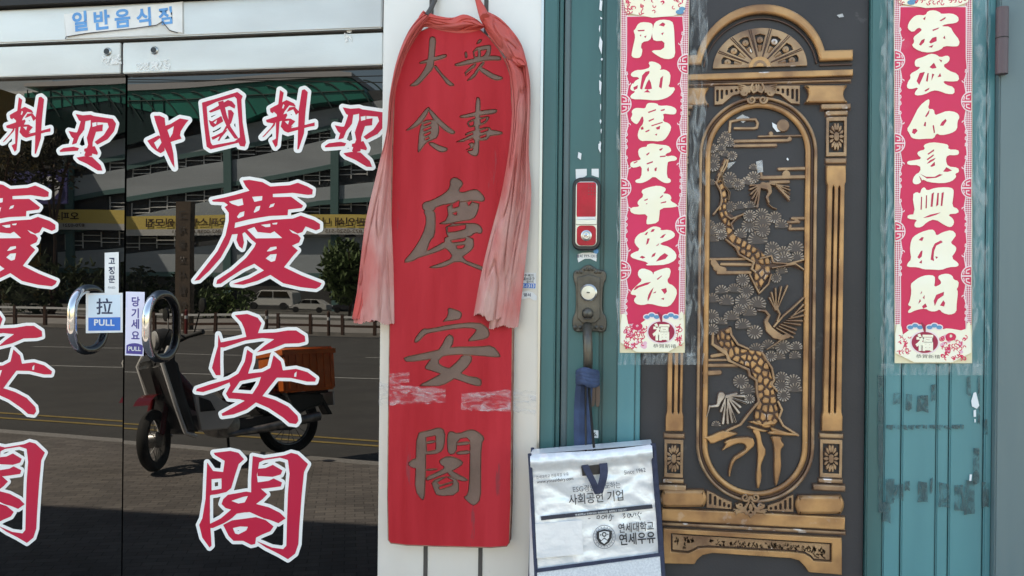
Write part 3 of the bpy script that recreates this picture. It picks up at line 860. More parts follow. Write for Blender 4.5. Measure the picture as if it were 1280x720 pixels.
def build_street():
    # parking building across the road
    D = 74.0
    m_conc = mat('far_concrete_band', (.41,.46,.50), (.31,.35,.385), scale=.25, rough=.8, stretch=(.3,1,2))
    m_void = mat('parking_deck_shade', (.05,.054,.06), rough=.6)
    m_tealtrim = mat('far_teal_trim', lin((78,112,112)), rough=.6)
    m_frame = mat('far_window_frame', (.7,.7,.7), rough=.5)
    m_green = mat('green_roof_sheet', lin((20,128,112)), lin((26,110,98)), scale=.3, rough=.35)
    m_rib = mat('dark_green_rib', lin((14,52,48)), rough=.5)
    base = gr(300, 390); base.y = GLY - D
    b = thing('parking_building', (base.x, GLY-D, 0), 'big grey building of sloping decks under a green curved roof, mirrored in the glass', 'building')
    def pr(name, pp, d, th, m, par=b):
        return MB().prism([rf(x, y, d) for x, y in PT(pp)], (0,-th,0)).build(name, m, par)
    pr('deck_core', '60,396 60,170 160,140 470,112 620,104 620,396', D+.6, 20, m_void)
    for nm in ('100,196 160,186 320,152 480,124 620,100 620,122 480,147 320,181 160,210 100,222',
               '100,232 160,222 320,194 480,158 620,136 620,166 480,196 320,228 160,250 100,262',
               '100,282 160,271 300,244 480,226 620,205 620,246 480,250 400,256 300,273 100,300',
               '100,322 160,318 330,300 620,292 620,330 480,346 160,346 100,346'):
        o = pr('deck_parapet', nm, D, .5, m_conc)
        q = PT(nm); lo = q[len(q)//2:]
        strip = [(x, y-5) for x, y in lo] + [(x, y+1) for x, y in lo[::-1]]
        MB().prism([rf(x, y, D-.06) for x, y in strip], (0,-.05,0)).build('teal_trim', m_tealtrim, o)
    for x0 in (110, 278, 414, 540): pr('column', f'{x0},148 {x0+10},148 {x0+10},393 {x0},393', D-.35, .25, m_tealtrim)
    # window frames of the deck openings
    mb = MB()
    for (xa, ya, xb, yb, h) in ((165,213,320,184,-1),(320,184,480,152,-1),(165,262,320,236,-1),(320,236,480,206,-1),(380,262,480,252,-1),(110,310,240,298,-1),(340,312,480,304,-1)):
        n = int((xb-xa)/20)
        for k in range(n+1):
            x = xa+(xb-xa)*k/n; y = ya+(yb-ya)*k/n
            mb.prism([rf(x-.5,y-9,D+.3), rf(x+.5,y-9,D+.3), rf(x+.5,y+9,D+.3), rf(x-.5,y+9,D+.3)], (0,-.1,0))
            if k < n:
                for dy in ((-6, 1) if k % 2 else (-1, 4)):
                    mb.prism([rf(x+.6,y+dy-1,D+.3), rf(x+(xb-xa)/n-.6,y+dy-1,D+.3), rf(x+(xb-xa)/n-.6,y+dy,D+.3), rf(x+.6,y+dy,D+.3)], (0,-.1,0))
    mb.build('window_frames', m_frame, b)
    # green barrel roof and side glazing
    roof = pr('green_roof', '60,150 60,126 160,114 240,107 330,101 420,95 440,98 452,108 460,122 400,128 330,140 300,152 215,144 160,134', D-1.0, 14, m_green)
    mb = MB()
    for k in range(17):
        x = 70+k*24; c = []
        for q in range(9):
            t = q/8; c.append(rf(x+t*34, 125-x*.065+4+28*t*t*1.1, D-1.06))
        mb.tube(c, .07, 5)
    for x in range(64, 215, 14): mb.tube([rf(x, 122, D-1.06), rf(x, 142, D-1.06)], .05, 5)
    mb.tube([rf(60,132,D-1.06), rf(215,124,D-1.06), rf(455,112,D-1.06)], .06, 5)
    mb.build('roof_ribs', m_rib, roof)
    pr('dark_glazing', '60,180 60,150 160,134 205,144 236,156 200,168 160,180', D-.9, .6, mat('dark_green_glazing', lin((22,44,42)), rough=.15))
    pr('roof_edge', '60,118 60,114 160,106 420,88 440,90 440,96 420,95 160,114', D-1.2, 15, mat('roof_edge_grey', (.4,.4,.42), rough=.6))
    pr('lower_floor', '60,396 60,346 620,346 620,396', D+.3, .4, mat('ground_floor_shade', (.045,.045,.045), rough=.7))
    # banner
    by = thing('yellow_banner', rf(300, 292, D-.8), 'long yellow and white advertising banner strung across the grey parking building', 'banner')
    cl = [rf(x, y, D-.8) for x, y in ((90,270),(620,268),(620,285),(90,287))]
    o1 = MB().prism(cl, (0,-.05,0)).build('yellow_cloth', mat('banner_yellow', lin((220,196,110)), rough=.7), by)
    cl = [rf(x, y, D-.8) for x, y in ((90,287),(620,285),(620,293),(90,295))]
    o2 = MB().prism(cl, (0,-.05,0)).build('white_cloth', mat('banner_white', (.55,.55,.54), rough=.7), by)
    m_dk = mat('banner_ink', lin((70,50,30)), rough=.7)
    for s, px in (('나라오피스텔 회원모집', 245), ('자판인쇄 나라', 430), ('오피스', 110)):
        p = rf(px, 278, D-.9); text('banner_lettering', s, p.x, p.z, .85, p.y, m_dk, by, .02, 1.3, flip=True)
    for s, px in (('862-0098 874-0221', 245), ('872-0520-515', 430), ('870-0221', 120)):
        p = rf(px, 289.5, D-.9); text('banner_lettering', s, p.x, p.z, .42, p.y, m_dk, by, .01, 1.5, flip=True)
    # neighbour blocks at far left
    nb = thing('office_block', gr(40, 393), 'pale grey office block with a purple band, mirrored at the left edge of the glass', 'building')
    pr('wall', '-160,392 -160,116 95,110 95,392', D+6, 12, m_conc, nb)
    pr('purple_band', '-60,156 -60,145 95,142 95,153', D+5.8, .15, mat('purple_sign_band', lin((120,52,110)), rough=.6), nb)
    pr('cladding_band', '-60,140 -60,128 95,122 95,134', D+5.8, .15, m_frame, nb)
    oc = thing('ochre_building', rf(-20, 392, 66), 'small ochre building beyond the trees at the far left of the reflection', 'building')
    pr('wall', '-90,392 -90,122 22,118 22,392', 66, 6, mat('ochre_wall', lin((150,120,70)), rough=.8), oc)
    # blue hoarding
    sg = thing('blue_sign_board', rf(75, 330, 46), 'dark blue street sign board with a big pale round letter, mirrored in the left door', 'sign')
    MB().prism([rf(x, y, 46) for x, y in PT('40,222 112,218 112,262 40,264')], (0,-.15,0)).build('panel', mat('sign_blue', lin((58,56,110)), rough=.5), sg)
    p = rf(90, 241, 45.8); text('sign_lettering', 'o', p.x, p.z, 2.6, p.y, mat('sign_letter', (.6,.6,.62), rough=.5), sg, .03, 1.0, flip=True)
    MB().tube([rf(76,262,46.1), gr(76,402)*1.0], .12, 8).build('post', m_frame, sg) if False else MB().box(rf(50,262,46).x, rf(52,262,46).x, GLY-46.2, GLY-46.0, 0, rf(50,262,46).z).build('post', m_frame, sg)
    # tall brown signpost with vertical lettering
    P_ = 27.0
    sp = thing('pylon_sign', rf(228, 420, P_), 'tall narrow brown street pylon with vertical lettering, mirrored behind the door handle', 'sign')
    x0, x1 = rf(219,330,P_).x, rf(237,330,P_).x
    MB().box(x0, x1, GLY-P_-.3, GLY-P_, .02, rf(228,252,P_).z).build('panel', mat('pylon_brown', lin((92,78,66)), lin((80,68,58)), scale=2, rough=.7), sp, bevel=.01)
    for k, ch in enumerate('그재물포시립인구'):
        p = rf(228, 268+k*19, P_-.02); text('vertical_lettering', ch, p.x, p.z, .34, p.y+.02, m_seam, sp, .02, flip=True)
    # guard rail on the far kerb
    G_ = (GLY - f0.y) - .6
    z1 = rf(320,393,G_).z
    g = thing('guard_rail', rf(250, 416, G_), 'low street railing with posts along the far side of the road, mirrored in the glass', 'railing')
    g.location.z = 0
    xa, xb = rf(-60,400,G_).x, rf(560,400,G_).x
    MB().box(xa, xb, GLY-G_-.04, GLY-G_+.04, z1-.07, z1).build('top_rail', m_frame, g)
    MB().box(xa, xb, GLY-G_-.03, GLY-G_+.03, z1*.45-.04, z1*.45+.04).build('lower_rail', m_bronze, g)
    x = xa; n = 0
    while x < xb:
        MB().box(x-.05, x+.05, GLY-G_-.05, GLY-G_+.05, -.02, z1+.04).build('post', m_bronze, g); x += 1.15; n += 1
    for px, red in ((166,1),(232,1),(333,0),(410,0)):
        q = rf(px, 412, G_-1.2)
        bo = thing('bollard', (q.x, q.y, 0), ('red and dark striped bollard at the far kerb, mirrored beside the %s' % ('door handle' if px < 200 else 'brown pylon')) if red else ('thin dark bollard at the far kerb, mirrored %s the orange box' % ('left of' if px < 400 else 'above')), 'bollard', 'bollards on the far kerb')
        MB().lathe([(.05,0),(.05,.75),(.03,.8)], (q.x,q.y,0), 'Z', 12).build('shaft', mat('bollard_red', lin((110,30,30)), rough=.5) if red else m_bronze, bo)
        MB().lathe([(.056,.5),(.056,.6)], (q.x,q.y,0), 'Z', 12).build('band', m_frame, bo)
    # cars parked beyond the railing
    def car(px0, px1, base_y, ctop, paint, label, van):
        dist = CAM.z*FPX/(base_y-CY) - (GLY-CAM.y)
        a, c = rf(px0, base_y, dist), rf(px1, base_y, dist)
        Lc = c.x-a.x; s = Lc/4.4
        t = thing('parked_car', (a.x, a.y, 0), label, 'car', 'cars parked across the road')
        prof = ([(0,.35),(.05,.8),(.7,.98),(1.25,1.62),(1.6,1.72),(3.9,1.72),(4.3,1.5),(4.38,.9),(4.4,.35)] if van else
                [(0,.35),(.05,.72),(.9,.92),(1.6,1.42),(2.0,1.5),(3.3,1.48),(4.1,1.0),(4.36,.9),(4.4,.35)])
        T = Matrix.Translation((a.x, a.y, 0)) @ Matrix.Scale(s, 4)
        def put(nm, mb, m, bev=0, par=t):
            me = mb.mesh(bev, False); me.transform(T); return link(nm, me, m, par)
        put('body', MB().prism([(x,0,z) for x, z in prof], (0,-1.75,0)), paint, .06)
        top = 1.6 if van else 1.42
        put('windscreen', MB().prism([(.80 if van else 1.0,.01,1.05 if van else .98),(1.28 if van else 1.6,.01,top-.04),(1.32 if van else 1.64,.01,top-.04),(1.0 if van else 1.16,.01,1.05 if van else .98)], (0,.02,0)), m_glass)
        put('side_window', MB().prism([(1.15 if van else 1.35,.012,1.05),(1.5 if van else 1.75,.012,top),(2.5,.012,top),(2.5,.012,1.05)], (0,.02,0)), m_glass)
        put('side_window', MB().prism([(2.6,.012,1.05),(2.6,.012,top),(3.8 if van else 3.2,.012,top),(4.1 if van else 3.6,.012,1.05)], (0,.02,0)), m_glass)
        for x in (.85, 3.55):
            wl_ = put('wheel', MB().lathe([(.12,.06),(.3,.05),(.32,0),(.32,-.2),(.1,-.2)], (x,.02,.32), 'Y', 20), m_black)
            put('rim', MB().lathe([(.03,.09),(.2,.07),(.2,.05)], (x,.02,.32), 'Y', 16), m_steel, 0, wl_)
        put('headlight', MB().box(.02,.35,-.1,.03,.66,.8), m_white, .02)
        put('bumper', MB().box(-.04,.5,-1.7,.02,.34,.5), m_black, .03)
    m_pw = mat('car_white', (.55,.55,.54), rough=.3, coat=.4)
    car(306, 366, 392, 0, m_pw, 'silver white van, the bigger of two pale cars mirrored under the lettering', True)
    car(360, 408, 395, 0, mat('car_silver', (.48,.48,.47), rough=.3, coat=.4), 'white hatchback, the smaller of two pale cars mirrored under the lettering', False)
    car(412, 462, 394, 0, mat('car_dark', (.03,.03,.035), rough=.3, coat=.4), 'dark car mirrored beside the green tree at the right of the glass', False)
    # trees and hedges
    def tree(name, c, w, h, zc, cols, label, n=900, trunk=True, leaf=.25, grp='trees across the road'):
        t = thing(name, (c.x, c.y, 0), label, 'tree' if trunk else 'shrub', grp)
        rn = random.Random(int(abs(c.x)*100)); bm = bmesh.new()
        blobs = [(rn.uniform(-.6,.6)*w/2, rn.uniform(-.5,.5)*w/2, zc+rn.uniform(-.7,.8)*h/2, rn.uniform(.2,.42)*min(w,h)) for _ in range(11)]
        for i in range(n):
            bx = rn.choice(blobs); v = Vector((rn.gauss(0,1), rn.gauss(0,1), rn.gauss(0,1))).normalized()*bx[3]*rn.uniform(.6,1.05)
            p = Vector((c.x+bx[0], c.y+bx[1], bx[2])) + v
            if p.z < .05: p.z = .05+rn.random()*.3
            u = Vector((rn.gauss(0,1), rn.gauss(0,1), rn.gauss(0,1))).normalized(); q = u.orthogonal().normalized(); l = leaf*rn.uniform(.6,1.4)
            f = bm.faces.new([bm.verts.new(p+u*l), bm.verts.new(p+q*l*.5), bm.verts.new(p-u*l), bm.verts.new(p-q*l*.5)])
        me = bpy.data.meshes.new('m'); bm.to_mesh(me); bm.free()
        link('crown' if trunk else 'foliage', me, cols, t)
        mb = MB(); mb.tube([(c.x,c.y,-.1),(c.x+.1,c.y,zc*.5),(c.x-.05,c.y,zc)], [.16*max(w/5,.3),.12*max(w/5,.3),.05], 8)
        if trunk:
            for k in range(5):
                a = rn.random()*6.3; mb.tube([(c.x,c.y,zc*.55),(c.x+cos(a)*w*.2,c.y+sin(a)*w*.2,zc),(c.x+cos(a)*w*.34,c.y+sin(a)*w*.34,zc+h*.3)], [.08,.05,.02], 6)
        mb.build('trunk' if trunk else 'stems', m_bronze, t)
    m_l1 = mat('leaf_green', (.085,.13,.05), (.12,.17,.065), scale=.6, rough=.6)
    m_l2 = mat('leaf_dark', (.045,.065,.032), (.065,.085,.042), scale=.6, rough=.6)
    m_l3 = mat('bare_twigs', (.10,.085,.065), (.07,.075,.045), scale=.6, rough=.8)
    c = rf(437, 345, 48); tree('street_tree', c, 3.6, 4.2, c.z+.2, m_l1, 'young green street tree mirrored at the right of the glass door', 1600)
    c = rf(28, 225, 40); tree('street_tree', c, 4.6, 4.4, c.z, m_l3, 'half bare street tree mirrored at the far left under the lettering', 1500, leaf=.16)
    c = rf(95, 235, 42); tree('street_tree', c, 3.2, 3.4, c.z+.6, m_l3, 'small olive street tree mirrored beside the blue sign board', 700, leaf=.16)
    for i, (px, d, w_, h_, z_, lab) in enumerate(((20,36,5,1.9,.95,'dark hedge clump with reddish tips mirrored at the far left'),(90,36,5,2.4,1.2,'dark rounded hedge clump mirrored behind the left door handle'),(190,44,4,2.4,1.3,'dark spiky shrub mirrored behind the right door handle'),(285,44,3.4,1.8,.9,'olive hedge clump mirrored right of the brown pylon'),(255,46,4,2.2,1.1,'dark hedge clump mirrored just beside the brown pylon'))):
        c = rf(px, 392, d); tree('hedge_shrub', c, w_, h_, z_, m_l2 if i != 3 else m_l1, lab, 700, False, .2, 'shrubs across the road')
    # overhead cables
    t = thing('overhead_cable', rf(300, 100, 30), 'thin overhead cables crossing the sky mirrored at the top of the glass', 'cable')
    MB().tube([rf(-200,112,30), rf(200,102,30), rf(620,90,30)], .02, 5).build('wire', m_dark, t)
    MB().tube([rf(-200,106,30), rf(200,99,30), rf(620,104,30)], .02, 5).build('wire', m_dark, t)
# ------------------------------------------------------------------ shop frontage
H_BLD = (GLY - gr(320, 646).y) / (cos(SUN_AZ) / math.tan(SUN_EL))
def X_(px, py=372, Y=0.0): return at(px, py, Y).x
def Z_(px, py, Y=0.0): return at(px, py, Y).z

zh1, zh0 = Z_(240, 0, 0), Z_(240, 44.5, 0)          # header beam (its top comes from the slope at the left)
zh1 = (Z_(0, 14, 0) + Z_(225, .5, 0)) / 2
zr1, zr0 = Z_(240, 50, .012), (Z_(160, 94, .012) + Z_(480, 78, .012)) / 2
xp0, xp1 = X_(476, 300), X_(677, 200)               # pillar
xseam = X_(157, 250, GLY)

t = thing('shop_building', (0, 3, 0), 'grey tiled shop building carrying the glass entrance and the green steel door', 'building')
MB().box(-14, 14, .06, 7, 0, H_BLD).build('wall', m_wall, t)
MB().box(-14, xp0-.002, -.02, .058, zh1+.004, zh1+.5).build('shutter_box', m_dark, t)
MB().box(xp1+1.5, 14, .0, .058, 0, H_BLD).build('side_wall', m_wall, t)
MB().box(xp0, 14, -.01, .058, 2.55, 3.2).build('lintel', m_wall, t)
st = MB().box(xp1-.1, xp1+1.4, -.30, .058, -.01, .14).build('doorstep', m_kerb, t, bevel=.01)

h = thing('entrance_header', (xseam, .03, zh0), 'long brushed aluminium beam above the two glass doors', 'header beam')
MB().box(-3.2, xp0-.003, .0, .058, zh0, zh1).build('beam', m_alu, h, bevel=.003)
MB().box(-3.2, xp0-.003, .02, .058, zr1+.002, zh0-.001).build('gap_seal', m_dark, h)

# pillar
t = thing('pillar', ((xp0+xp1)/2, .03, 0), 'pale sheet-metal pillar between the glass doors and the green door, behind the red signboard', 'pillar')
MB().box(xp0, xp1, .0, .058, 0, 2.56).build('cladding', m_pillar, t, bevel=.003)
for px in (532, 600.5):
    xs = X_(px, 700); MB().box(xs-.005, xs+.005, -.002, .01, .002, 2.54).build('seam', m_seam, t)
MB().box(xp1-.004, xp1+.002, -.004, .02, .002, 2.54).build('corner_trim', m_steel, t)

LEAF_T = (.18, .6)
# ---------------- glass doors with their lettering
def glass_leaf(name, x0, x1, label):
    t = thing(name, ((x0+x1)/2, GLY, 0), label, 'glass door', None)
    MB().box(x0, x1, GLY, GLY+.012, .09, zr0+.002).build('glass_pane', m_glass, t)
    MB().box(x0, x1, .012, .05, zr0, zr1).build('top_rail', m_alu, t, bevel=.002)
    MB().box(x0, x1, .012, .05, .012, .10).build('bottom_rail', m_alu, t, bevel=.002)
    return t
xl0 = xseam - (xp0 - xseam) - .02
gl_r = glass_leaf('glass_door', xseam+.0025, xp0-.004, 'dark glass door leaf with the complete red lettering, next to the signboard pillar')
gl_l = glass_leaf('glass_door', xl0, xseam-.0025, 'dark glass door leaf at the left edge with cut off lettering and a square blue and white sticker')
fx = thing('fixed_glass', (xl0-.8, GLY, 0), 'dark fixed shop window beyond the left glass door', 'shop window')
MB().box(-3.2, xl0-.006, GLY, GLY+.012, .09, zr0+.002).build('glass_pane', m_glass, fx)
MB().box(-3.2, xl0-.006, .012, .05, zr0, zr1).build('top_rail', m_alu, fx)
MB().box(-3.2, xl0-.006, .012, .05, .012, .10).build('bottom_rail', m_alu, fx)

def round_lock(px, py, par):
    p = at(px, py, .012)
    o = MB().lathe([(.001,-.001),(.0095,0),(.0105,.002),(.0085,.004),(.001,.004)], (p.x, .012, p.z), 'Y', 28, caps=False).build('rail_lock', m_steel, par, smooth=True)
    MB().lathe([(.0075,.0042),(.0075,.0050)], (p.x, .012, p.z), 'Y', 20).build('keyhole', m_black, o)
round_lock(135, 65, gl_l); round_lock(193, 63, gl_r)
m_scuff = film('old_glue_scuffs', (.86,.86,.84), .48, .60, 60, (1,1,1.5), rough=.5, amax=.75, amin=.0, bump=.1)
for pp, par in (('127,71 151,68 153,80 129,82', gl_l), ('170,80 212,74 213,86 171,90', gl_r), ('430,38 440,37 440,52 431,53', gl_r)):
    me = fill_mesh(wl([PT(pp)], .0105), .0105, .0004); link('glue_mark', me, m_scuff, par)

YV = GLY - .0006
rl = at(27.5,125.8,YV).x - at(352.5,112.5,YV).x      # left leaf repeats the lettering this far to the left
for k in ('zhong', 'guo', 'liao', 'li', 'qing', 'an', 'ge'):
    sh = V[k]
    g = 4.6 if k in ('qing', 'an', 'ge') else 5.0
    red = relief('lettering', sh, YV-.0006, .0004, m_vred, gl_r, step=.45)
    wh = relief('lettering_outline', sh, YV, .0004, m_vwhite, red, grow=g*.9, step=.6)
    c = tree_copy(red, (rl, 0, 0), gl_l); c.location = wloc(red) + Vector((rl, 0, 0)) - gl_l.location

def bow_handle(px, y0, y1, par, off=.068):
    top, bot = at(px, y0, GLY), at(px+1, y1, GLY); x = (top.x+bot.x)/2; zt, zb = top.z, bot.z
    pts = []
    n = 10; r = .062
    pts.append((x, GLY+.004, zt))
    for k in range(n+1):
        a = R(90*k/n); pts.append((x, GLY-off+r-r*sin(a), zt-r+r*cos(a)))
    for k in range(n+1):
        a = R(90*k/n); pts.append((x, GLY-off+r-r*cos(a), zb+r-r*sin(a)))
    pts.append((x, GLY+.004, zb))
    o = MB().tube(pts, .0115, 20).build('pull_handle', m_chrome, par, smooth=True)
bow_handle(111, 361, 438, gl_l); bow_handle(202, 368, 448, gl_r)
gl_l.rotation_euler = (R(LEAF_T[0]), 0, R(LEAF_T[1]))      # the two leaves do not hang quite true
_pv = Vector((xseam, GLY, 1.3)) - gl_l.location
gl_l.location += _pv - gl_l.rotation_euler.to_matrix() @ _pv

# ---------------- stickers on the glass and frames
def sticker(name, quad, Y, m, label, cat, thick=.0006):
    q = PT(quad); c = at(sum(p[0] for p in q)/len(q), max(p[1] for p in q), Y)
    t = thing(name, (c.x, Y, c.z), label, cat)
    link('backing', fill_mesh(wl([q], Y), Y, thick), m, t); return t
def stext(body, px, py, hpx, Y, m, par, bold=.0, sx=1.0, name='printed_text', tilt=0, space=1.0):
    p = at(px, py, Y); h_ = (at(px, py-hpx/2, Y).z - at(px, py+hpx/2, Y).z)
    return text(name, body, p.x, p.z, h_*1.12, Y, m, par, bold, sx, tilt=tilt, space=space)

Ys = GLY - .0035
s = sticker('door_sticker', '131,316 148.5,315 148.5,366 131,367', Ys, m_white, 'narrow white upright sticker above the square pull sticker on the left glass door', 'sticker')
for ch, y in (('고', 326), ('정', 338), ('문', 349)): stext(ch, 139.8, y, 9, Ys-.0009, m_inkblue, s, .03)
stext('FIXED', 139.5, 359.5, 3.4, Ys-.0009, m_inkblue, s)
s = sticker('pull_sticker', '107.5,366.5 153.5,366 153.5,415.5 107.5,416.5', Ys-.0012, m_white, 'square white and blue pull sticker on the left glass door beside the chrome handle', 'sticker')
link('blue_field', fill_mesh(wl([PT('110.5,397 150.5,396.5 150.5,413 110.5,413.5')], Ys-.0019), Ys-.0019, .0003), m_blue, s)
link('white_field', fill_mesh(wl([PT('110.5,369 150.5,368.5 150.5,396 110.5,396.5')], Ys-.0019), Ys-.0019, .0003), mat('pale_blue_print', lin((214,228,240)), rough=.4), s)
stext('拉', 130.5, 383, 19, Ys-.0024, m_inkblue, s, .015, 1.1)
stext('PULL', 130, 403.3, 9.5, Ys-.0024, m_white, s, .03, 1.15, space=1.08)
s = sticker('pull_sticker', '157.5,364.5 181,365 179.5,445 156.5,444', Ys, m_lilac, 'tall pale lilac pull sticker on the right glass door left of its chrome handle', 'sticker')
for ch, y in (('당', 377), ('기', 391.5), ('세', 405), ('요', 419)): stext(ch, 169.3, y, 11.5, Ys-.0009, m_purple, s, .025)
link('purple_field', fill_mesh(wl([PT('158.3,431.5 161.5,430 165,429.1 168.5,428.9 172,429.3 175.5,430.4 178.6,432 178.2,443 157.8,442')], Ys-.0006), Ys-.0006, .0004), m_purple, s)
stext('PULL', 168, 436, 6.5, Ys-.0014, m_white, s, .02, 1.1)

s = sticker('trade_sticker', '80,19 229,2 229.5,42 82,49', -.0006, mat('old_sticker_paper', (.74,.73,.70), (.62,.61,.58), scale=14, rough=.5), 'torn white sticker with blue Korean lettering on the aluminium beam over the doors', 'sticker')
top = fill_mesh(wl([PT('80,18 130,11.5 180,7 228,2.5 228.5,41 221,40 212,38.5 203,27.5 196,31 168,35 140,38 108,42 84,46')], -.0022), -.0022, .0012)
link('torn_print_sheet', top, mat('old_sticker_print', (.80,.79,.77), (.70,.69,.67), scale=20, rough=.45), s)
for ch, x, y, hh in (('일',100,25.5,25),('반',126.5,23.8,25),('음',153,21.8,24),('식',180.5,20.5,24),('점',207.5,18.5,22)):
    stext(ch, x, y+1, hh*.92, -.0042, m_sky, s, .035, .98, tilt=R(4))
pl = [at(x, y, -.004) for x, y in PT('82,49 83,46 110,41.5 140,38.5 168,35.5 196,31.5 203,27 212,38 222,41')]
MB().tube([p + Vector((0,-.001,0)) for p in pl], .0011, 6).build('curled_edge', m_seam, s)

s = sticker('number_sticker', '652,340.5 670,341 670,361.5 651.5,360', -.0008, m_white, 'small white and blue number sticker on the pillar beside the right red cloth tail', 'sticker')
link('blue_field', fill_mesh(wl([PT('652,354 669.5,354.5 669,360.5 652,359.5')], -.0016), -.0016, .0003), m_blue, s)
stext('7-1313', 660.5, 357.3, 5, -.0022, m_white, s, .03)
stext('구·벽기', 661, 344.5, 3.6, -.0016, m_ink, s, .02); stext('열쇠공구', 661, 348.5, 3.6, -.0016, m_ink, s, .02); stext('집수리', 662.5, 352.2, 3, -.0016, m_ink, s, .02)
s = sticker('curved_sticker', '652,365 660,363.5 667,366 671,370 671,375.5 667,375.5 662,372 652,374.5', -.0008, m_white, 'torn curved white scrap under the number sticker on the pillar', 'sticker')
stext('열쇠', 659, 368.5, 4, -.0016, m_inkblue, s, .02, 1.2)

# ---------------- wooden signboard with carved characters
YB = -.036                      # front face of the board
cb = at(562, 683, -.02)
bd = thing('signboard', (cb.x, -.02, cb.z), 'tall red wooden signboard with carved grey characters hung on the pale pillar', 'signboard')
outline = chaikin(PT('493.5,110 501,76 520,42 545,31 580,29 606,40 630,70 641,105 641.5,300 639.5,500 638,676 632,684.5 560,683 490,680.5 484,673 486.5,450 489,280 491,180'), 1)
WSH = [WD[k] for k in ('big', 'crowd', 'eat', 'deed', 'qing', 'an', 'ge')]
holes = []
for sh in WSH: holes += sh.loops(0, .4)
Wo = [dense(wl([outline], YB)[0])]
fr = link('board', fill_cdt(Wo + wl(holes, YB), YB+.005, .005), m_board, bd)
fr.data.materials.append(m_carve)
link('board_back', fill_mesh(wl([outline], YB), -.006, -(YB+.0056)-.006), m_edgewood, bd)
for k, sh in zip(('big', 'crowd', 'eat', 'deed', 'qing', 'an', 'ge'), WSH):
    relief('carved_character', sh, YB+.0053, .0022, m_carve, bd, grow=-.9, step=.4, bevel=.0009)
rim = MB(); q = [at(x, y, YB+.001) for x, y in outline]
rim.tube(q, .0016, 6, True); rim.build('worn_rim', m_edgewood, bd)

# the two strings that hold the sash
def cloth_mat():
    m = mat('faded_red_cloth', lin((192,112,106)), lin((200,156,148)), scale=4, rough=.9, spec=.15, stretch=(2.6,1,1.0), lo=.40, hi=.60, c3=lin((186,76,72)), s3=3, t3=.60, bump=.4, bscale=26)
    N = m.node_tree.nodes; L = m.node_tree.links; b = N['Principled BSDF']      # less bleached near the top than at the ends
    tc = N.new('ShaderNodeTexCoord'); sp = N.new('ShaderNodeSeparateXYZ'); L.new(tc.outputs['Object'], sp.inputs[0])
    n = N.new('ShaderNodeTexNoise'); n.inputs['Scale'].default_value = 6; L.new(tc.outputs['Object'], n.inputs[0])
    ad = N.new('ShaderNodeMath'); ad.operation = 'MULTIPLY_ADD'; ad.inputs[1].default_value = .5; L.new(n.outputs[0], ad.inputs[0]); L.new(sp.outputs[2], ad.inputs[2])
    r = N.new('ShaderNodeMapRange'); r.inputs[1].default_value = -.30; r.inputs[2].default_value = .18; r.inputs[4].default_value = .85; L.new(ad.outputs[0], r.inputs[0])
    x = N.new('ShaderNodeMix'); x.data_type = 'RGBA'; x.inputs[7].default_value = (*lin((190,82,78)), 1)
    L.new(b.inputs['Base Color'].links[0].from_socket, x.inputs[6]); L.new(r.outputs[0], x.inputs[0]); L.new(x.outputs[2], b.inputs['Base Color'])
    return m
m_cloth = cloth_mat()
m_clothred = mat('coral_red_cloth', lin((206,80,72)), lin((178,104,100)), scale=7, rough=.9, spec=.15, bump=.5, bscale=30)
def drape(name, left, right, Y, m, par, folds=2.5, amp=.012, bulge=.02, n=44, ph=0, k=14, hem=0):
    L_ = smooth_line(PT(left), k); R_ = smooth_line(PT(right), k); bm = bmesh.new(); rows = []
    rn = random.Random(len(name)+int(Y*1000)); q1, q2 = rn.random()*6, rn.random()*6
    for j, (a, b) in enumerate(zip(L_, R_)):
        t = j/(len(L_)-1); row = []
        for i in range(n+1):
            u = i/n
            f = math.sin(2*pi*folds*u + ph + .9*math.sin(3*t+q1)) * .6 + .4*math.sin(2*pi*folds*1.9*u + q2 + 2.2*t)
            nz = noise.fractal(Vector((u*1.8+q1, t*1.6, q2)), .8, 2.1, 4)
            kn2 = abs(noise.noise(Vector((u*2.6+t*2.2+q2, t*3.0-u*2, q1))))
            y = Y - bulge*math.sin(pi*u)**.6 - amp*f*min(1, .25+t*1.4) - amp*.7*nz + amp*.8*(max(0, .22-kn2)/.22)**2
            px, py = a[0]*(1-u)+b[0]*u, a[1]*(1-u)+b[1]*u
            if hem and j == len(L_)-1: py += rn.uniform(-hem, hem)*.6 + hem*math.sin(u*9+q1)
            row.append(bm.verts.new(at(px, py, min(y, YB-.001))))
        rows.append(row)
    for A, B in zip(rows, rows[1:]):
        for i in range(n): bm.faces.new((A[i], A[i+1], B[i+1], B[i]))
    me = bpy.data.meshes.new('m'); bm.to_mesh(me); bm.free()
    for p in me.polygons: p.use_smooth = True
    return link(name, me, m, par)
sash = thing('red_drape', (cb.x, -.05, at(560, 30, -.05).z), 'faded red cloth draped over the top of the red signboard with long hanging tails', 'cloth drape')
drape('hanging_tail', '528,16 510,40 496,75 487,120 483,165 472,212 460,262 455,290 449,340 442,402', '540,22 524,42 507,72 494,118 491,165 489.5,215 489,262 490,290 492,340 493,404', -.044, m_cloth, sash, .7, .012, .014, hem=2)
drape('hanging_tail', '460,285 453,320 447,360 440,398', '476,285 474,320 470,362 466,402', -.040, m_clothred, sash, 1.2, .006, .006, hem=1.5)
drape('hanging_tail', '630,72 637,92 640,130 637,180 627,240 614,290 602,340 592,394', '648,80 656,100 657,140 652,190 649,240 644,290 638,345 632,402', -.046, m_cloth, sash, .8, .014, .012, hem=3)
drape('hanging_tail', '645,70 648,95 651,130 647,190 643,240 634,290 622,345 611,410', '657,72 662,98 663,132 661,190 664,240 661,288 655,345 648,408', -.040, m_cloth, sash, .8, .011, .006, ph=1.5, hem=2)
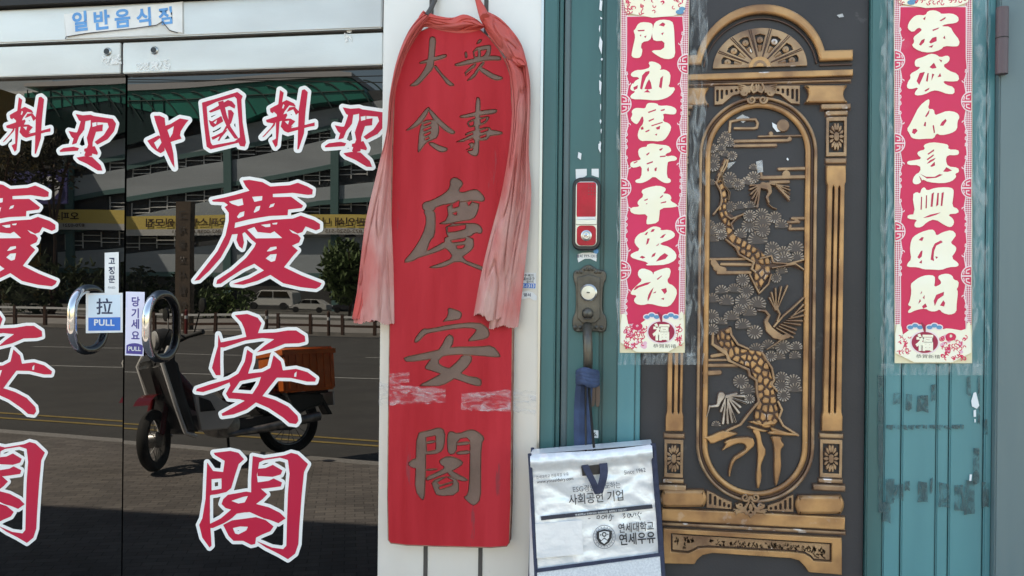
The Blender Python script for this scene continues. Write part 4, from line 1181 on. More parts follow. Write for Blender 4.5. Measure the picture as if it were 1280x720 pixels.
drape('top_fold', '519,31 524,20 529,13', '521,33 527,26 533,16', -.046, m_clothred, sash, 1, .004, .006)
bm_l = '521,30 534,17 548,20 565,22 580,18 594,23 605,32'; bm_r = '521,36 534,34 550,38 568,41 584,41 598,38 607,33'
drape('top_fold', bm_l, bm_r, -.040, m_clothred, sash, .7, .007, .010)
drape('shoulder_fold', '600,24 612,46 628,66 642,84 655,83', '606,13 624,22 640,38 652,56 659,80', -.046, m_clothred, sash, .8, .008, .008)
st_ = MB()
st_.tube([at(547,-30,-.012), at(544,0,-.014), at(538,12,-.03), at(533,20,-.05)], .006, 8)
st_.build('hanging_cord', m_seam, sash, smooth=True)
st_ = MB()
st_.tube([at(588,-30,-.012), at(597,0,-.02), at(602,12,-.04), at(606,22,-.058)], [.004,.006,.010,.012], 8)
st_.build('hanging_cord', m_clothred, sash, smooth=True)

# clear packing tape across the lower board
m_tape = film('clear_packing_tape', (.80,.77,.77), .40, .80, 30, (1,1,2.6), rough=.08, amax=.55, amin=.03, bump=.9, dist=.006)
def tape(rows, label):
    bm = bmesh.new(); rr = []
    for top, bot, Y in rows:
        a, b = at(*top, Y), at(*bot, Y)
        rr.append([bm.verts.new(a.lerp(b, v/8) + Vector((0, -.0012*abs(math.sin(v*2.1+a.x*90)), .0006*math.sin(a.x*300+v)))) for v in range(9)])
    for A, B in zip(rr, rr[1:]):
        for i in range(8): bm.faces.new((A[i], A[i+1], B[i+1], B[i]))
    me = bpy.data.meshes.new('clear_tape'); bm.to_mesh(me); bm.free()
    for p in me.polygons: p.use_smooth = True
    c = at(*rows[0][1], rows[0][2]); o = link('clear_tape', me, m_tape, None, c); tag(o, label, 'tape')
def rowsx(x0, x1, t0, t1, b0, b1, Y, n=12): return [((x0+(x1-x0)*k/n, t0+(t1-t0)*k/n+rnd.uniform(-.6,.6)), (x0+(x1-x0)*k/n+rnd.uniform(-1,1), b0+(b1-b0)*k/n+rnd.uniform(-1,1)), Y) for k in range(n+1)]
tape(rowsx(474, 485, 478, 480, 507, 506, -.002, 4)+rowsx(487, 557, 480, 486, 506, 503, YB-.002, 16), 'crumpled clear tape across the left edge of the red signboard')
tape(rowsx(486.5, 512, 467, 466, 480, 478, YB-.003, 6), 'short older strip of clear tape above the crumpled left tape on the signboard')
tape(rowsx(577, 638, 492, 487, 512, 515, YB-.002, 16)+rowsx(643, 670, 488, 488, 514, 520, -.002, 6), 'crumpled clear tape from the red signboard across to the right side of the pillar')

# ---------------- green steel door with its frame
xj0, xj1 = xp1+.003, X_(703.5, 120, 0)
xd0 = X_(705, 120, .02); xs1 = X_(800, 500, .02); xq0 = X_(1082.5, 570, .02); xd1 = X_(1240, 570, .02)
xc0 = X_(1243.5, 570, 0)
ZD0, ZD1 = .15, 2.30
fr_ = thing('door_frame', ((xj0+xc0)/2, 0, .14), 'dark green steel frame around the relief door', 'door frame')
MB().box(xj0, xj1-.012, -.004, .058, .14, 2.4).build('jamb', m_teal, fr_, bevel=.003)
MB().box(xj1-.011, xj1-.002, .012, .058, .14, 2.4).build('jamb_stop', m_teal, fr_, bevel=.002)
MB().box(xc0, xc0+.062, -.004, .058, .14, 2.4).build('jamb', m_tealgrey, fr_, bevel=.003)
MB().box(xc0+.064, xc0+.30, .004, .058, .14, 2.4).build('outer_jamb', m_tealgrey, fr_, bevel=.003)
MB().box(xj0, xc0+.30, -.002, .058, 2.402, 2.54).build('head', m_teal, fr_, bevel=.003)
MB().box(xj1-.02, xc0+.02, .052, .059, .14, 2.4).build('rebate', m_dark, fr_)

dr = thing('steel_door', ((xd0+xd1)/2, .03, ZD0), 'green steel door with a charcoal panel carrying a copper coloured pine and crane relief', 'door')
def vbox(nm, x0, x1, y0, m, bev=.002): return MB().box(x0, x1, y0, .05, ZD0, ZD1).build(nm, m, dr, bevel=bev)
a = [X_(p, 120, .02) for p in (713, 752, 757, 770)]
vbox('stile_edge', xd0, a[0]-.001, .024, m_tealgrey)
vbox('lock_stile', a[0], a[1], .018, m_teal)
vbox('stile_groove', a[1], a[2], .028, m_teal)
vbox('lock_stile_board', a[2], X_(771, 500, .02), .020, m_teal)
vbox('inner_stile', X_(771.5, 500, .02), X_(793, 500, .02), .016, m_teal2)
vbox('panel_bead', X_(793.5, 500, .02), xs1, .022, m_teal2)
YP = .036
MB().box(xs1+.001, xq0-.001, YP, .05, ZD0, ZD1).build('door_panel', m_panel, dr)
bx = [xq0] + [X_(p, 570, .02) for p in (1104, 1126.5, 1170, 1186)] + [xd1-.018, xd1]
for i, (x0, x1) in enumerate(zip(bx, bx[1:])):
    vbox('hinge_stile_board', x0+.001, x1-.001, [.019,.021,.019,.020,.019,.017][i], m_teal2 if i else m_teal, .003)
# butt hinge on the right
hx = X_(1252, 50, -.01)
hg = MB().tube([(hx,-.012,Z_(1252,93,-.01)),(hx,-.012,Z_(1252,10,-.01))], .0125, 16).build('hinge', m_hinge, dr, smooth=True)
MB().tube([(hx,-.012,Z_(1252,48,-.01)-.001),(hx,-.012,Z_(1252,48,-.01)+.001)], .0129, 16).build('hinge_joint', m_dark, hg)
# patches of old glue where paper used to hang
m_res2 = film('glue_residue', lin((66,92,96)), .35, .66, 48, (1.4,1,.6), rough=.35, amax=.66, amin=.04, bump=.3)
for i, (x, y, w_, h_) in enumerate(((1116,490,10,16),(1132,492,8,20),(1146,493,14,22),(1164,482,6,20),(1208,470,5,22),(1107,600,11,30),(1117,605,12,20),(1131,600,6,14),(1147,602,12,26),(1162,598,4,18),(1173,604,13,30),(1193,608,11,30),(1205,600,13,44),(1228,603,9,32),(1103,628,10,24),(1216,560,8,46),(1098,470,6,170),(1222,470,3,60),(1230,525,4,18))):
    yy = .0155
    e = [(x+rnd.uniform(-1,1), y+rnd.uniform(-2,2)), (x+w_, y+rnd.uniform(-2,2)), (x+w_+rnd.uniform(-1,1), y+h_+rnd.uniform(-3,3)), (x+w_*.5, y+h_+rnd.uniform(-3,3)), (x, y+h_)]
    link('glue_patch', fill_mesh(wl([e], yy), yy, .0004), m_res2, dr)
for x in range(1108, 1206, 9):
    e = [(x, 531+rnd.uniform(-1,1)), (x+rnd.uniform(5,9), 531), (x+rnd.uniform(5,9), 536+rnd.uniform(0,3)), (x, 535)]
    link('glue_patch', fill_mesh(wl([e], .0153), .0153, .0004), m_res2, dr)
m_peel = mat('bare_white_patch', (.78,.80,.82), rough=.5)
for pp in ('1217,491 1220,490 1224,507 1221,511 1215,508 1214,501', '1217,513 1220,512 1220,521 1217,521', '1218,524 1219.5,524 1219.5,528 1218,528', '1212,593 1215,593 1214,601 1211.5,601', '750,0 753,1 752,14 749,12', '750,45 753,52 752,68 748.5,58', '749,100 752,103 751,118 749,112', '748,180 751.5,178 750,190 748,186', '723,190 727,192 726,200 722,197'):
    link('paint_chip', fill_mesh(wl([PT(pp)], .0148), .0148, .0004), m_peel, dr)

for k in range(14):
    y = 6+k*14+rnd.uniform(-4,4); x = 750.5+rnd.uniform(-1.5,1.5); h_ = rnd.uniform(3,10); w_ = rnd.uniform(.8,2.0)
    link('paint_chip', fill_mesh(wl([[(x,y),(x+w_,y+rnd.uniform(-1,2)),(x+w_*rnd.uniform(.6,1.3),y+h_*.6),(x+w_*.4,y+h_),(x-w_*rnd.random()*.5,y+h_*.5)]], .0146), .0146, .0003), m_peel, dr)
# lock furniture
E_ = lambda x0,y0,x1,y1,Y: ext(x0,y0,x1,y1,Y)
q = E_(715.5,222,750.5,313,.0); lk = plate('digital_lock', [rect(*q, .020)], .018, .024, m_black, dr, .003)
q = E_(719.5,227,746.5,308,-.006); plate('lock_trim', [rect(*q, .012)], -.006, .003, m_steel, lk, .001)
q = E_(721,228,745,272,-.009); plate('red_cover', [rect(*q, .006)], -.0088, .004, m_lockred, lk, .0012)
q = E_(721,282,745,307,-.009); plate('red_base', [rect(*q, .010)], -.0088, .004, m_lockred, lk, .0012)
q = E_(720,274.5,746,281,-.009); plate('silver_band', [rect(*q, .001)], -.0088, .006, m_steel, lk, .0008)
q = E_(722,271,744,274,-.013); plate('white_label', [rect(*q)], -.0092, .0042, m_white, lk)
p = at(733, 294.5, -.013)
o = MB().lathe([(.0125,.0),(.0125,.003),(.009,.0045),(.008,.0035),(.001,.0035)], (p.x,-.0126,p.z), 'Y', 30, caps=False).build('key_contact', m_steel, lk, smooth=True)
MB().lathe([(.0055,.003),(.005,.005),(.001,.006)], (p.x,-.0126,p.z), 'Y', 20, caps=False).build('contact_pin', m_chrome, lk, smooth=True)
for i in range(4):
    for j in range(3):
        p = at(736+j*3.4, 231+i*4, -.0131); MB().lathe([(.0012,0),(.0012,.0004)], (p.x,-.0129,p.z), 'Y', 8).build('key_mark', m_seam, lk)
for pp, lab in (('719.5,211.5 733.5,211 733.5,219 731,221 720,224', 'white scrap of paper left of centre above the digital lock'), ('739.5,211 748.5,211 748.5,222 745,221 739.5,219', 'smaller white scrap of paper right of centre above the digital lock')):
    sticker('paper_scrap', pp, .0172, m_white, lab, 'paper scrap')
s = sticker('round_sticker', '722,318 728,316 738,315.5 746,317 746,322 745.5,327 738,323.5 731,323.5 723,328 722,324', .0172, m_white, 'torn curved white sticker with small print just under the digital lock', 'sticker')
stext('열쇠 777-1313', 733.5, 320, 4, .0164, m_inkblue, s, .02)
p = at(745,314,.0172); MB().lathe([(.006,0),(.006,.0006)], (p.x,.0170,p.z), 'Y', 16).build('blue_dot', m_sky, s)

op = [(700+x/5.14, 320+y/5.14) for x, y in PT('88,95 128,92 150,70 185,52 220,70 245,88 297,95 300,150 280,180 272,270 272,360 300,385 302,482 262,492 225,482 185,492 140,482 120,492 82,475 80,400 102,362 104,270 102,190 86,150')]
hd = relief('handle_plate', [('+','p',chaikin(op,2))], .018, .010, m_plate, dr, bevel=.003, step=.4)
relief('inner_plate', [('+','p',[(x, y) for x, y in ((722,347),(736,343),(750,347),(750,398),(744,404),(728,404),(722,398))])], .0085, .005, m_plate, hd, bevel=.002, step=.4)
for i in range(7): 
    p = at(722+i*4.6, 340 - (3.5 if 1 < i < 5 else 0), .008); MB().lathe([(.0042,0),(.0036,.004),(.001,.0055)], (p.x,.0085,p.z), 'Y', 10, caps=False).build('leaf_boss', m_plate, hd, smooth=True)
for i in range(6):
    p = at(719+i*6.6, 409.5, .008); MB().lathe([(.0055,0),(.0045,.004),(.001,.0055)], (p.x,.0085,p.z), 'Y', 10, caps=False).build('leaf_boss', m_plate, hd, smooth=True)
p = at(735.6, 365.8, 0); MB().lathe([(.020,.0),(.020,.005),(.0165,.008),(.016,.006),(.001,.0065)], (p.x,.004,p.z), 'Y', 36, caps=False).build('key_cylinder', m_steel, hd, smooth=True)
MB().box(p.x-.0042, p.x+.0032, -.0031, -.0022, p.z-.0012, p.z+.0016).build('keyhole', m_black, hd)
p = at(734.5, 392, 0); MB().lathe([(.014,0),(.013,.009),(.008,.014),(.001,.016)], (p.x,.0035,p.z), 'Y', 24, caps=False).build('thumb_turn', m_plate, hd, smooth=True)
MB().box(p.x-.009, p.x+.009, -.012, -.004, p.z-.013, p.z-.0105).build('thumb_slot', m_black, hd)
gp = [(734,408,.004),(734,413,-.02),(734.5,424,-.04),(735,440,-.045),(735,456,-.035),(734.5,466,-.01)]
gp = [at(x, y, Y) for x, y, Y in smooth_line(gp, 6)]
MB().tube(gp, .011, 14).build('grip', m_plate, hd, smooth=True)

cd_ = thing('cloth_strip', at(735, 465, -.03), 'dark blue cloth strip knotted around the bottom of the bronze door handle', 'cloth strip')
kn_ = MB()
for k in range(4):
    kn_.tube([at(x, y, Y) for x, y, Y in smooth_line([(724,466+4*k,-.02),(730,464+4*k,-.056),(738,466+4.6*k,-.060),(745,467+4*k,-.03)], 5)], .0095, 10)
kn_.build('knot', m_cord, cd_, smooth=True)
def ribbon(name, pts, wd, m, par, th=.003):
    mb = MB(); P_ = smooth_line(pts, 6); bm = mb.bm; prev = None
    for x, y, Y in P_:
        c = at(x, y, Y); v = [bm.verts.new(c + Vector((dx, dy, 0))) for dx, dy in ((-wd/2,.002),(0,-th),(wd/2,.002))]
        if prev:
            for i in range(2): bm.faces.new((prev[i], prev[i+1], v[i+1], v[i]))
        prev = v
    return mb.build(name, m, par, smooth=True)
ribbon('hanging_end', [(727,478,-.03),(725,500,-.02),(724,530,-.015),(725,575,-.02)], .026, m_cord, cd_)
ribbon('hanging_end', [(737,480,-.035),(735,505,-.02),(735,535,-.015),(736,575,-.02)], .016, m_cord, cd_)
MB().tube([at(x, y, Y) for x, y, Y in ((732,484,-.04),(732,520,-.03),(732.5,572,-.03))], .0022, 8).build('black_string', m_black, cd_)
kt = thing('key_tag', at(745, 508, 0), 'small brown leather tags hanging on the green stile beside the blue cloth strip', 'tag')
relief('leather_tag', [('+','p',chaikin(PT('737,480 744,478 744,505 741,509 737.5,506'),1))], .010, .004, mat('brown_leather', lin((104,84,72)), rough=.6), kt, bevel=.001, step=.3)
relief('leather_tag', [('+','p',chaikin(PT('744.5,479 750.5,480 750,507 746.5,509 744,506'),1))], .012, .004, bpy.data.materials['brown_leather'], kt, bevel=.001, step=.3)
s = sticker('number_tag', '737.5,537 748,538 748,547.5 737,547', .0168, m_white, 'tiny white number sticker on the green stile just above the bag', 'sticker')
stext('96.', 742.5, 542.5, 6, .0160, m_ink, s, .02)
# ---------------- copper relief on the door panel
YR = YP - .0005
def rp(name, shape, depth, m, par=None, bevel=.0012, step=.45, grow=0, Y=YR, extra=None):
    depth = depth*1.35 if depth > .003 else depth
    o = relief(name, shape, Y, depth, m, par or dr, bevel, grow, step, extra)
    if extra is None and name not in ('worn_inscription', 'plaque_field'):      # dark rim round the foot: edge shading painted in, along with paint wear
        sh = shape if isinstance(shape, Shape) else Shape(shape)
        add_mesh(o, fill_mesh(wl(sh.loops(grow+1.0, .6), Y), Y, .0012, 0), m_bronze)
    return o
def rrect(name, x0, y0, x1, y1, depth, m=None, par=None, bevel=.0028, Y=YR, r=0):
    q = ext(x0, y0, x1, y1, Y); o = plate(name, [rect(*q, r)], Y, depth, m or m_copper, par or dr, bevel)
    if m is not m_bronze: add_mesh(o, fill_mesh([rect(q[0]-.002, q[1]+.002, q[2]-.003, q[3]+.002)], Y, .0011, 0), m_bronze)  # same dark rim: painted edge shading and paint wear
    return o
XM, = [at(946, 372, YR).x]                     # axis of the relief
pxm = (at(956, 372, YR).x - at(936, 372, YR).x) / 20      # metres per pixel near the axis
# big arch with its feet
Ztop, Zin, Zft, Zfb = at(950,7,YR).z, at(950,19,YR).z, at(1048,64,YR).z, at(1048,77,YR).z
xr = at(1065,70,YR).x; Ro = at(1030,62,YR).x - XM; Ri = at(1023.5,77,YR).x - XM
def arc(cx, cz, r, z, n=40):
    """points of a circle of radius r about (cx,cz), right to left, above z"""
    a = math.asin(max(-1, min(1, (z-cz)/r))); return [(cx+r*cos(a+(pi-2*a)*k/n), cz+r*sin(a+(pi-2*a)*k/n)) for k in range(n+1)]
ho = Ztop - Zft; Rco = (Ro*Ro+ho*ho)/(2*ho); hi_ = Zin - Zfb; Rci = (Ri*Ri+hi_*hi_)/(2*hi_)
oa, ia = arc(XM, Ztop-Rco, Rco, Zft), arc(XM, Zin-Rci, Rci, Zfb)
lp = [(xr, Zfb), (xr, Zft)] + oa + [(2*XM-xr, Zft), (2*XM-xr, Zfb)] + ia[::-1]
plate('arch', [lp], YR, .014, m_copper, dr, .005)
ia2 = arc(XM, Zin-Rci-.003, Rci-.004, Zfb-.004); ia3 = arc(XM, Zin-Rci-.003, Rci-.0075, Zfb-.004)
plate('arch_bead', [ia2 + ia3[::-1]], YR, .005, m_bronze, dr, .001)
rrect('arch_foot_bead', 1024, 80, 1065, 82.5, .004, m_bronze, bevel=.0012)
# sunburst
ct, cb2 = at(946,36,YR).z, at(946,85,YR).z; rx = at(1008.5,80,YR).x - XM; rz = ct - cb2
ops = [ellipse(XM, cb2, rx, rz, 40, 0, 180)]; hl_ = []
for k in range(7):
    a0, a1 = 180*k/7+5.0, 180*(k+1)/7-5.0
    a0 += 3 if k == 0 else 0; a1 -= 3 if k == 6 else 0
    c_ = [(XM+rx*s*cos(R(a)), cb2+rz*s*sin(R(a))) for s, a in ((.82,a0),(.82,a1),(.40,(a1*.75+a0*.25)),(.40,(a0*.75+a1*.25)))]
    c_.insert(1, (XM+rx*.845*cos(R((a0+a1)/2)), cb2+rz*.845*sin(R((a0+a1)/2)))); hl_.append(c_)
sb = plate('sunburst', ops + hl_, YR, .007, m_copper2, dr, .0012)
mb = MB(); mk = MB()
for k in range(8):
    a = R(180*k/7)
    if 0 < k < 7:
        for da in (-.022, .022):
            mb.tube([(XM+rx*s*cos(a+da), YR-.0075, cb2+rz*s*sin(a+da)) for s in (.26, .98)], .0011, 6)
    if k < 7:
        a = R(180*(k+.5)/7); mk.lathe([(.0085,0),(.007,.005),(.001,.007)], (XM+rx*.70*cos(a), YR, cb2+rz*.70*sin(a)), 'Y', 14, caps=False)
        mk.tube([(XM+rx*.56*cos(a), YR-.003, cb2+rz*.56*sin(a)), (XM+rx*.40*cos(a), YR-.003, cb2+rz*.40*sin(a))], [.006,.0025], 8)
mb.build('ray_ridges', m_bronze, sb, smooth=True); mk.build('ray_beads', m_copper2, sb, smooth=True)
for r_, d_, m_ in ((.030,.009,m_copper),(.019,.0105,m_copper2),(.011,.012,m_copper)):
    plate('sun_disc', [ellipse(XM, cb2, r_*rx/.13, r_*rx/.13, 30, 0, 180)], YR, d_, m_, sb, .001)
# cornice, frieze, base
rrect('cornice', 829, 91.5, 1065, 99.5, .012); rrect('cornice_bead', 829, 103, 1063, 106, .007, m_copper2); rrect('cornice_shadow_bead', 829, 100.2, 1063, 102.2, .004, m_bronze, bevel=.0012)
def concave(x0, y0, x1, y1, c=5):
    xm, ym = (x0+x1)/2, (y0+y1)/2; n = 8
    e = [(x0+c*sin(pi*k/n), y1+(y0-y1)*k/n) for k in range(n+1)]; f = [(x1-c*sin(pi*k/n), y0+(y1-y0)*k/n) for k in range(n+1)]
    return [('+','p',e+f)]
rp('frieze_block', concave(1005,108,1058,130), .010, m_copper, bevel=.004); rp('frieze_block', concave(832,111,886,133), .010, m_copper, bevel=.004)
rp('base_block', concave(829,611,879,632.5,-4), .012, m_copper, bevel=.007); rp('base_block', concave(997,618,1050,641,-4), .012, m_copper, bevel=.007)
for x in (832.5, 876): pass
def spandrel(pts, slots):
    return [('+','p',PT(pts))] + [('-','p',[(x-1.6,y0+1),(x,y0),(x+1.6,y0+1),(x+1.6,y1-1),(x,y1),(x-1.6,y1-1)]) for x, y0, y1 in slots]
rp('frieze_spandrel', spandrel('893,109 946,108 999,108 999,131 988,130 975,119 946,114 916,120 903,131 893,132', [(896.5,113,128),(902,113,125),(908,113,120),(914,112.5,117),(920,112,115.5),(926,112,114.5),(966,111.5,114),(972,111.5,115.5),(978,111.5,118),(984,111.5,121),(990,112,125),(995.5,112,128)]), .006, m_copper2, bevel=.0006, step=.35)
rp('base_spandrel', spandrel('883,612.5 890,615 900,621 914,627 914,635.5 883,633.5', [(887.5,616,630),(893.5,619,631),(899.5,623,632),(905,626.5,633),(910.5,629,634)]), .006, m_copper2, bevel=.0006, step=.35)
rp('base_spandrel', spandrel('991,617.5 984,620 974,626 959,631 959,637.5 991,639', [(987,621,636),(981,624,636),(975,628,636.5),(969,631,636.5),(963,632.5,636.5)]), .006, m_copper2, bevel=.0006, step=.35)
rrect('base_rail', 827, 639.5, 1055, 655, .013); rrect('base_bead', 827, 657.5, 1056, 661.5, .009, m_copper2); rrect('base_shadow_bead', 827, 655.5, 1056, 657.2, .004, m_bronze, bevel=.001)
# scroll ornaments at the crown and foot of the oval
def scroll(cx, cy, r, sx, turns=1.3, w0=1.6, w1=.7, a0=0):
    return [(cx+sx*r*(1-t*.78)*cos(a0+turns*2*pi*t), cy+r*(1-t*.78)*sin(a0+turns*2*pi*t), w0+(w1-w0)*t) for t in [k/18 for k in range(19)]]
def stk(*ps): return ('+','s',[tuple(float(v) for v in p) for p in ps])
orn = [('+','s',scroll(939,126,5,-1)), ('+','s',scroll(953,126,5,1)), ('+','s',scroll(930,117,4.2,-1)), ('+','s',scroll(962,117,4.2,1)), ('+','s',[(940,106.5,1.2),(937.5,112,1.4),(941,117,1.4),(945,115,1.3),(944.5,108,1.2)]), ('+','s',[(952,106.5,1.2),(954.5,112,1.4),(951,117,1.4),(947,115,1.3),(947.5,108,1.2)])]
for sx in (-1, 1):
    for k in range(4): orn.append(stk((946+sx*10,113+k*1.2,1.3),(946+sx*(16+k),109+k*2.2,1.1),(946+sx*(24-k),107.5+k*2.6,.5)))
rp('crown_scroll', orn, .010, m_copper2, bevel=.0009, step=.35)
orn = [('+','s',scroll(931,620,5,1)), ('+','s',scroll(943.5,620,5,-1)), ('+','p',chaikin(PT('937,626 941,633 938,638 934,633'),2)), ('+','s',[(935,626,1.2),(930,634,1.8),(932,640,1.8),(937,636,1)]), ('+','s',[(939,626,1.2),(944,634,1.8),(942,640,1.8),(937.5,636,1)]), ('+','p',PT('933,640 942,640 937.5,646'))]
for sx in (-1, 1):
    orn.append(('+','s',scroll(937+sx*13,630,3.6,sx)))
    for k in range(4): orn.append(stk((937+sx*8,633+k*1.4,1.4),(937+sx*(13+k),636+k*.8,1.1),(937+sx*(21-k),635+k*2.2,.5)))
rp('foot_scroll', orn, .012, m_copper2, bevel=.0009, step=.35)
# oval frame: three nested rings, round above and below
zc1, zc0 = at(946,193,YR).z, at(938,556,YR).z
def ring(r): return [(XM+r*cos(R(a)), zc1+r*sin(R(a))) for a in range(0, 181, 5)] + [(XM+r*cos(R(a)), zc0+r*sin(R(a))) for a in range(180, 361, 5)]
RO = (at(1019,372,YR).x - at(871.7,372,YR).x)/2
XMs = XM
XM = (at(1019,372,YR).x + at(871.7,372,YR).x)/2
plate('oval_outer_moulding', [ring(RO), ring(RO*.945)], YR, .012, m_copper2, dr, .0035)
plate('oval_groove', [ring(RO*.94), ring(RO*.90)], YR, .004, m_bronze, dr, .001)
plate('oval_inner_moulding', [ring(RO*.895), ring(RO*.80)], YR, .011, m_copper, dr, .0055)
plate('oval_field', [ring(RO*.795)], YR, .0006, m_panel, dr)
XM = XMs; YF = YR - .0008
# pilasters with flower blocks
def pilaster(xs, label):
    """xs(y) -> shaft left and right pixel at height y"""
    b = rp('pilaster', [('+','p',[(xs(225)[0],208),(xs(225)[1],208),(xs(225)[1],228),(xs(232)[1]-1.5,232),(xs(512)[1]-1.5,514),(xs(518)[1],520),(xs(538)[1],538),(xs(538)[0],538),(xs(518)[0],520),(xs(512)[0]+1.5,514),(xs(232)[0]+1.5,232),(xs(225)[0],228)])] +
           [('-','p',[(xs(232)[0]+f*24-1.3,236),(xs(232)[0]+f*24,233),(xs(232)[0]+f*24+1.3,236),(xs(514)[0]+f*24+1.3,514),(xs(514)[0]+f*24,517),(xs(514)[0]+f*24-1.3,514)]) for f in (.36,.66)], .011, m_copper, bevel=.0022, step=.5)
    for y0, y1, x0, x1, d in ((131,137.5,-8,5,.012),(139,145,-2,2,.008),(198.5,205,-1,1,.008),(543-1.5,547,-2,2,.008),(598,603,-2,2,.008),(605,612,-9,5,.013)):
        a, c = xs((y0+y1)/2); rrect('pilaster_bead', a+x0, y0, c+x1, y1, d, m_copper2, b)
    for y0, y1 in ((147,196),(549,596)):
        a, c = xs((y0+y1)/2); cx, cy = (a+c)/2, (y0+y1)/2
        q = ext(a-1, y0, c+1, y1, YR); hq = ext(a+2.5, y0+5, c-2.5, y1-5, YR)
        fb = plate('flower_block', [rect(*q), rect(*hq)], YR, .008, m_copper2, b, .001)
        ops = [('+','s',[(cx,cy-2.5,3),(cx,cy+2.5,3)]), ('+','s',[(cx-5.5,cy,2.2)]), ('+','s',[(cx+5.5,cy,2.2)])]
        for k in range(14):
            an = 2*pi*k/14; ops.append(stk((cx+cos(an)*4.5,cy+sin(an)*8.5,.7),(cx+cos(an)*7,cy+sin(an)*12.5,1.7),(cx+cos(an)*8.3,cy+sin(an)*16,1.0)))
        rp('flower', ops, .007, m_copper2, fb, bevel=.0008, step=.35)
pilaster(lambda y: (1033.5-8*(y-140)/420, 1057-6.0*(y-140)/420), 'r')
pilaster(lambda y: (837.5-6*(y-140)/420, 860.5-7.5*(y-140)/420), 'l')
# inscription plaque
po = PT('829,659 1051,671 1051,716.5 1010,713.5 1005,706 998,699 988,696 890,689.5 878,692 871,698 868,703.5 829,702.5')
pin = PT('838.5,665 1038.5,677.5 1038.5,701 1016,699.5 1012,695 1004,690.5 990,688.5 885,683 872,684 864,688.5 860,690 838.5,688')
rp('plaque', [('+','p',po),('-','p',pin)], .009, m_copper, bevel=.0015)
pin2 = PT('840.5,667 1036.5,679.5 1036.5,699 1017,697.5 1013,693 1005,688.5 990,686.5 885,681 872,682 864,686.5 859,688 840.5,686')
pf = rp('plaque_field', [('+','p',pin2)], .004, m_copper2, bevel=.0005)
rn = random.Random(3); ops = []
def squig(cx, cy, hh, ww, n=5):
    for _ in range(n):
        a, b = cx+rn.uniform(-ww,ww), cy+rn.uniform(-hh,hh); ops.append(stk((a,b,.55),(a+rn.uniform(-ww,ww)*.8,b+rn.uniform(-hh,hh)*.8,.5),(a+rn.uniform(-ww,ww),b+rn.uniform(-hh,hh),.3)))
for x in (846,855,860,866,889,898,905,915,921,926,931,936,941,946,951,960,966,970,975,983,988,993,998,1004,1010,1014,1019,1024,1029):
    y = 675+(x-840)*.067 - .0; squig(x, y, 3.4, 2.2, 6)
squig(856,683,2,2,3); squig(1021,695,2.5,3,5); squig(1028,696,2.5,3,4)
rp('worn_inscription', ops, .0012, m_bronze, pf, bevel=0, step=.3, Y=YR-.0042)

# the picture: pine, clouds, sun, rocks, cranes
def z6(ox, oy): return lambda x, y, r=None: (ox+x/6, oy+y/6) if r is None else (ox+x/6, oy+y/6, r/6)
A1, A2, A3, A4, A5 = z6(870,110), z6(870,220), z6(870,330), z6(870,430), z6(870,530)
def S6(A, src, r=None): return [A(*(p if len(p) == 3 else (p[0], p[1], r))) for p in PT(src)]
def P6(A, src): return [A(*p) for p in PT(src)]
rp('sun', [('+','s',S6(A1,'650,285,46'))], .005, m_copper2, Y=YF)
cloudsets = [
 [(A1,'250,330 256,255 330,240 445,238 462,265 455,300 430,306 290,305',9)],
 [(A1,'290,402 690,395',11),(A1,'470,366 660,362 800,360',6),(A1,'560,345',16),(A1,'700,385',17),(A1,'290,437 595,432',11)],
 [(A1,'490,675 815,668',13),(A1,'620,610 815,605',11),(A1,'675,650',30),(A2,'560,50 690,45',12),(A1,'486,640 492,670',8)],
 [(A2,'720,320 815,318',10),(A2,'690,348 770,345 740,325',9),(A2,'705,375 700,398 815,396',10)],
 [(A2,'66,625 425,622',9),(A2,'190,662 425,665',11),(A2,'130,650 160,690',24),(A3,'150,30 205,45',22),(A3,'165,66 405,64',12)],
 [(A4,'62,120 245,118',9),(A4,'120,90 215,74',13),(A4,'62,160 315,158',12),(A4,'62,218 175,212',17)]]
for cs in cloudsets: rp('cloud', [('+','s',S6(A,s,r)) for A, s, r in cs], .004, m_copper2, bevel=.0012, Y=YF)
# trunk with plated bark
trunk = [stk((905.8,200,1.6),(900,215,2.6),(898,223,3.6),(903,238,4),(905,248,4),(902.5,262,5.5),(905,270,5.5),(910,282,4),(913,295,4.5),(925,307,8.5),(942,318,8.5),(953,328,9.5),(952,340,10.5),(948,353,6.5),(948,366,1)),
         stk((960,332,4),(985,331.5,2),(996,329,1.4),(1003,325.5,1.2)), stk((990,331,1.5),(1002,336,1.2)), stk((908,268,2),(918,274,2),(930,267.5,1.2)), stk((912,282,1.6),(918,275,1.4))]
low = [stk((912,411,2.5),(904,421,9),(912,437,9),(920,443,9),(933,447,11),(947,450,12),(951,465,11.5),(955,475,11),(957,490,11),(958,505,13),(958,519,16)), stk((892,418,1.5),(894,430,3),(902,438,4))]
pine = rp('pine_trunk', trunk + low, .004, m_bronze, bevel=.001, Y=YF)
rn = random.Random(11)
def bark(shape, n, seed):
    rn = random.Random(seed); S = Shape(shape); x0, x1, y0, y1 = S.bounds(0); pts = []
    tries = 0
    while len(pts) < n and tries < 9000:
        tries += 1
        p = (rn.uniform(x0, x1), rn.uniform(y0, y1))
        if S.field(np.array([[p[0]]]), np.array([[p[1]]]))[0,0] > -1: continue
        if all(math.hypot(p[0]-q[0], (p[1]-q[1])*.8) > 6.3 for q in pts): pts.append(p)
    def ex(X, Y, F):
        D = np.stack([np.hypot(X-a, (Y-b)*.8) for a, b in pts]); D.sort(axis=0)
        return np.maximum(F + 1.0, .95 - (D[1]-D[0])/2)
    return ex
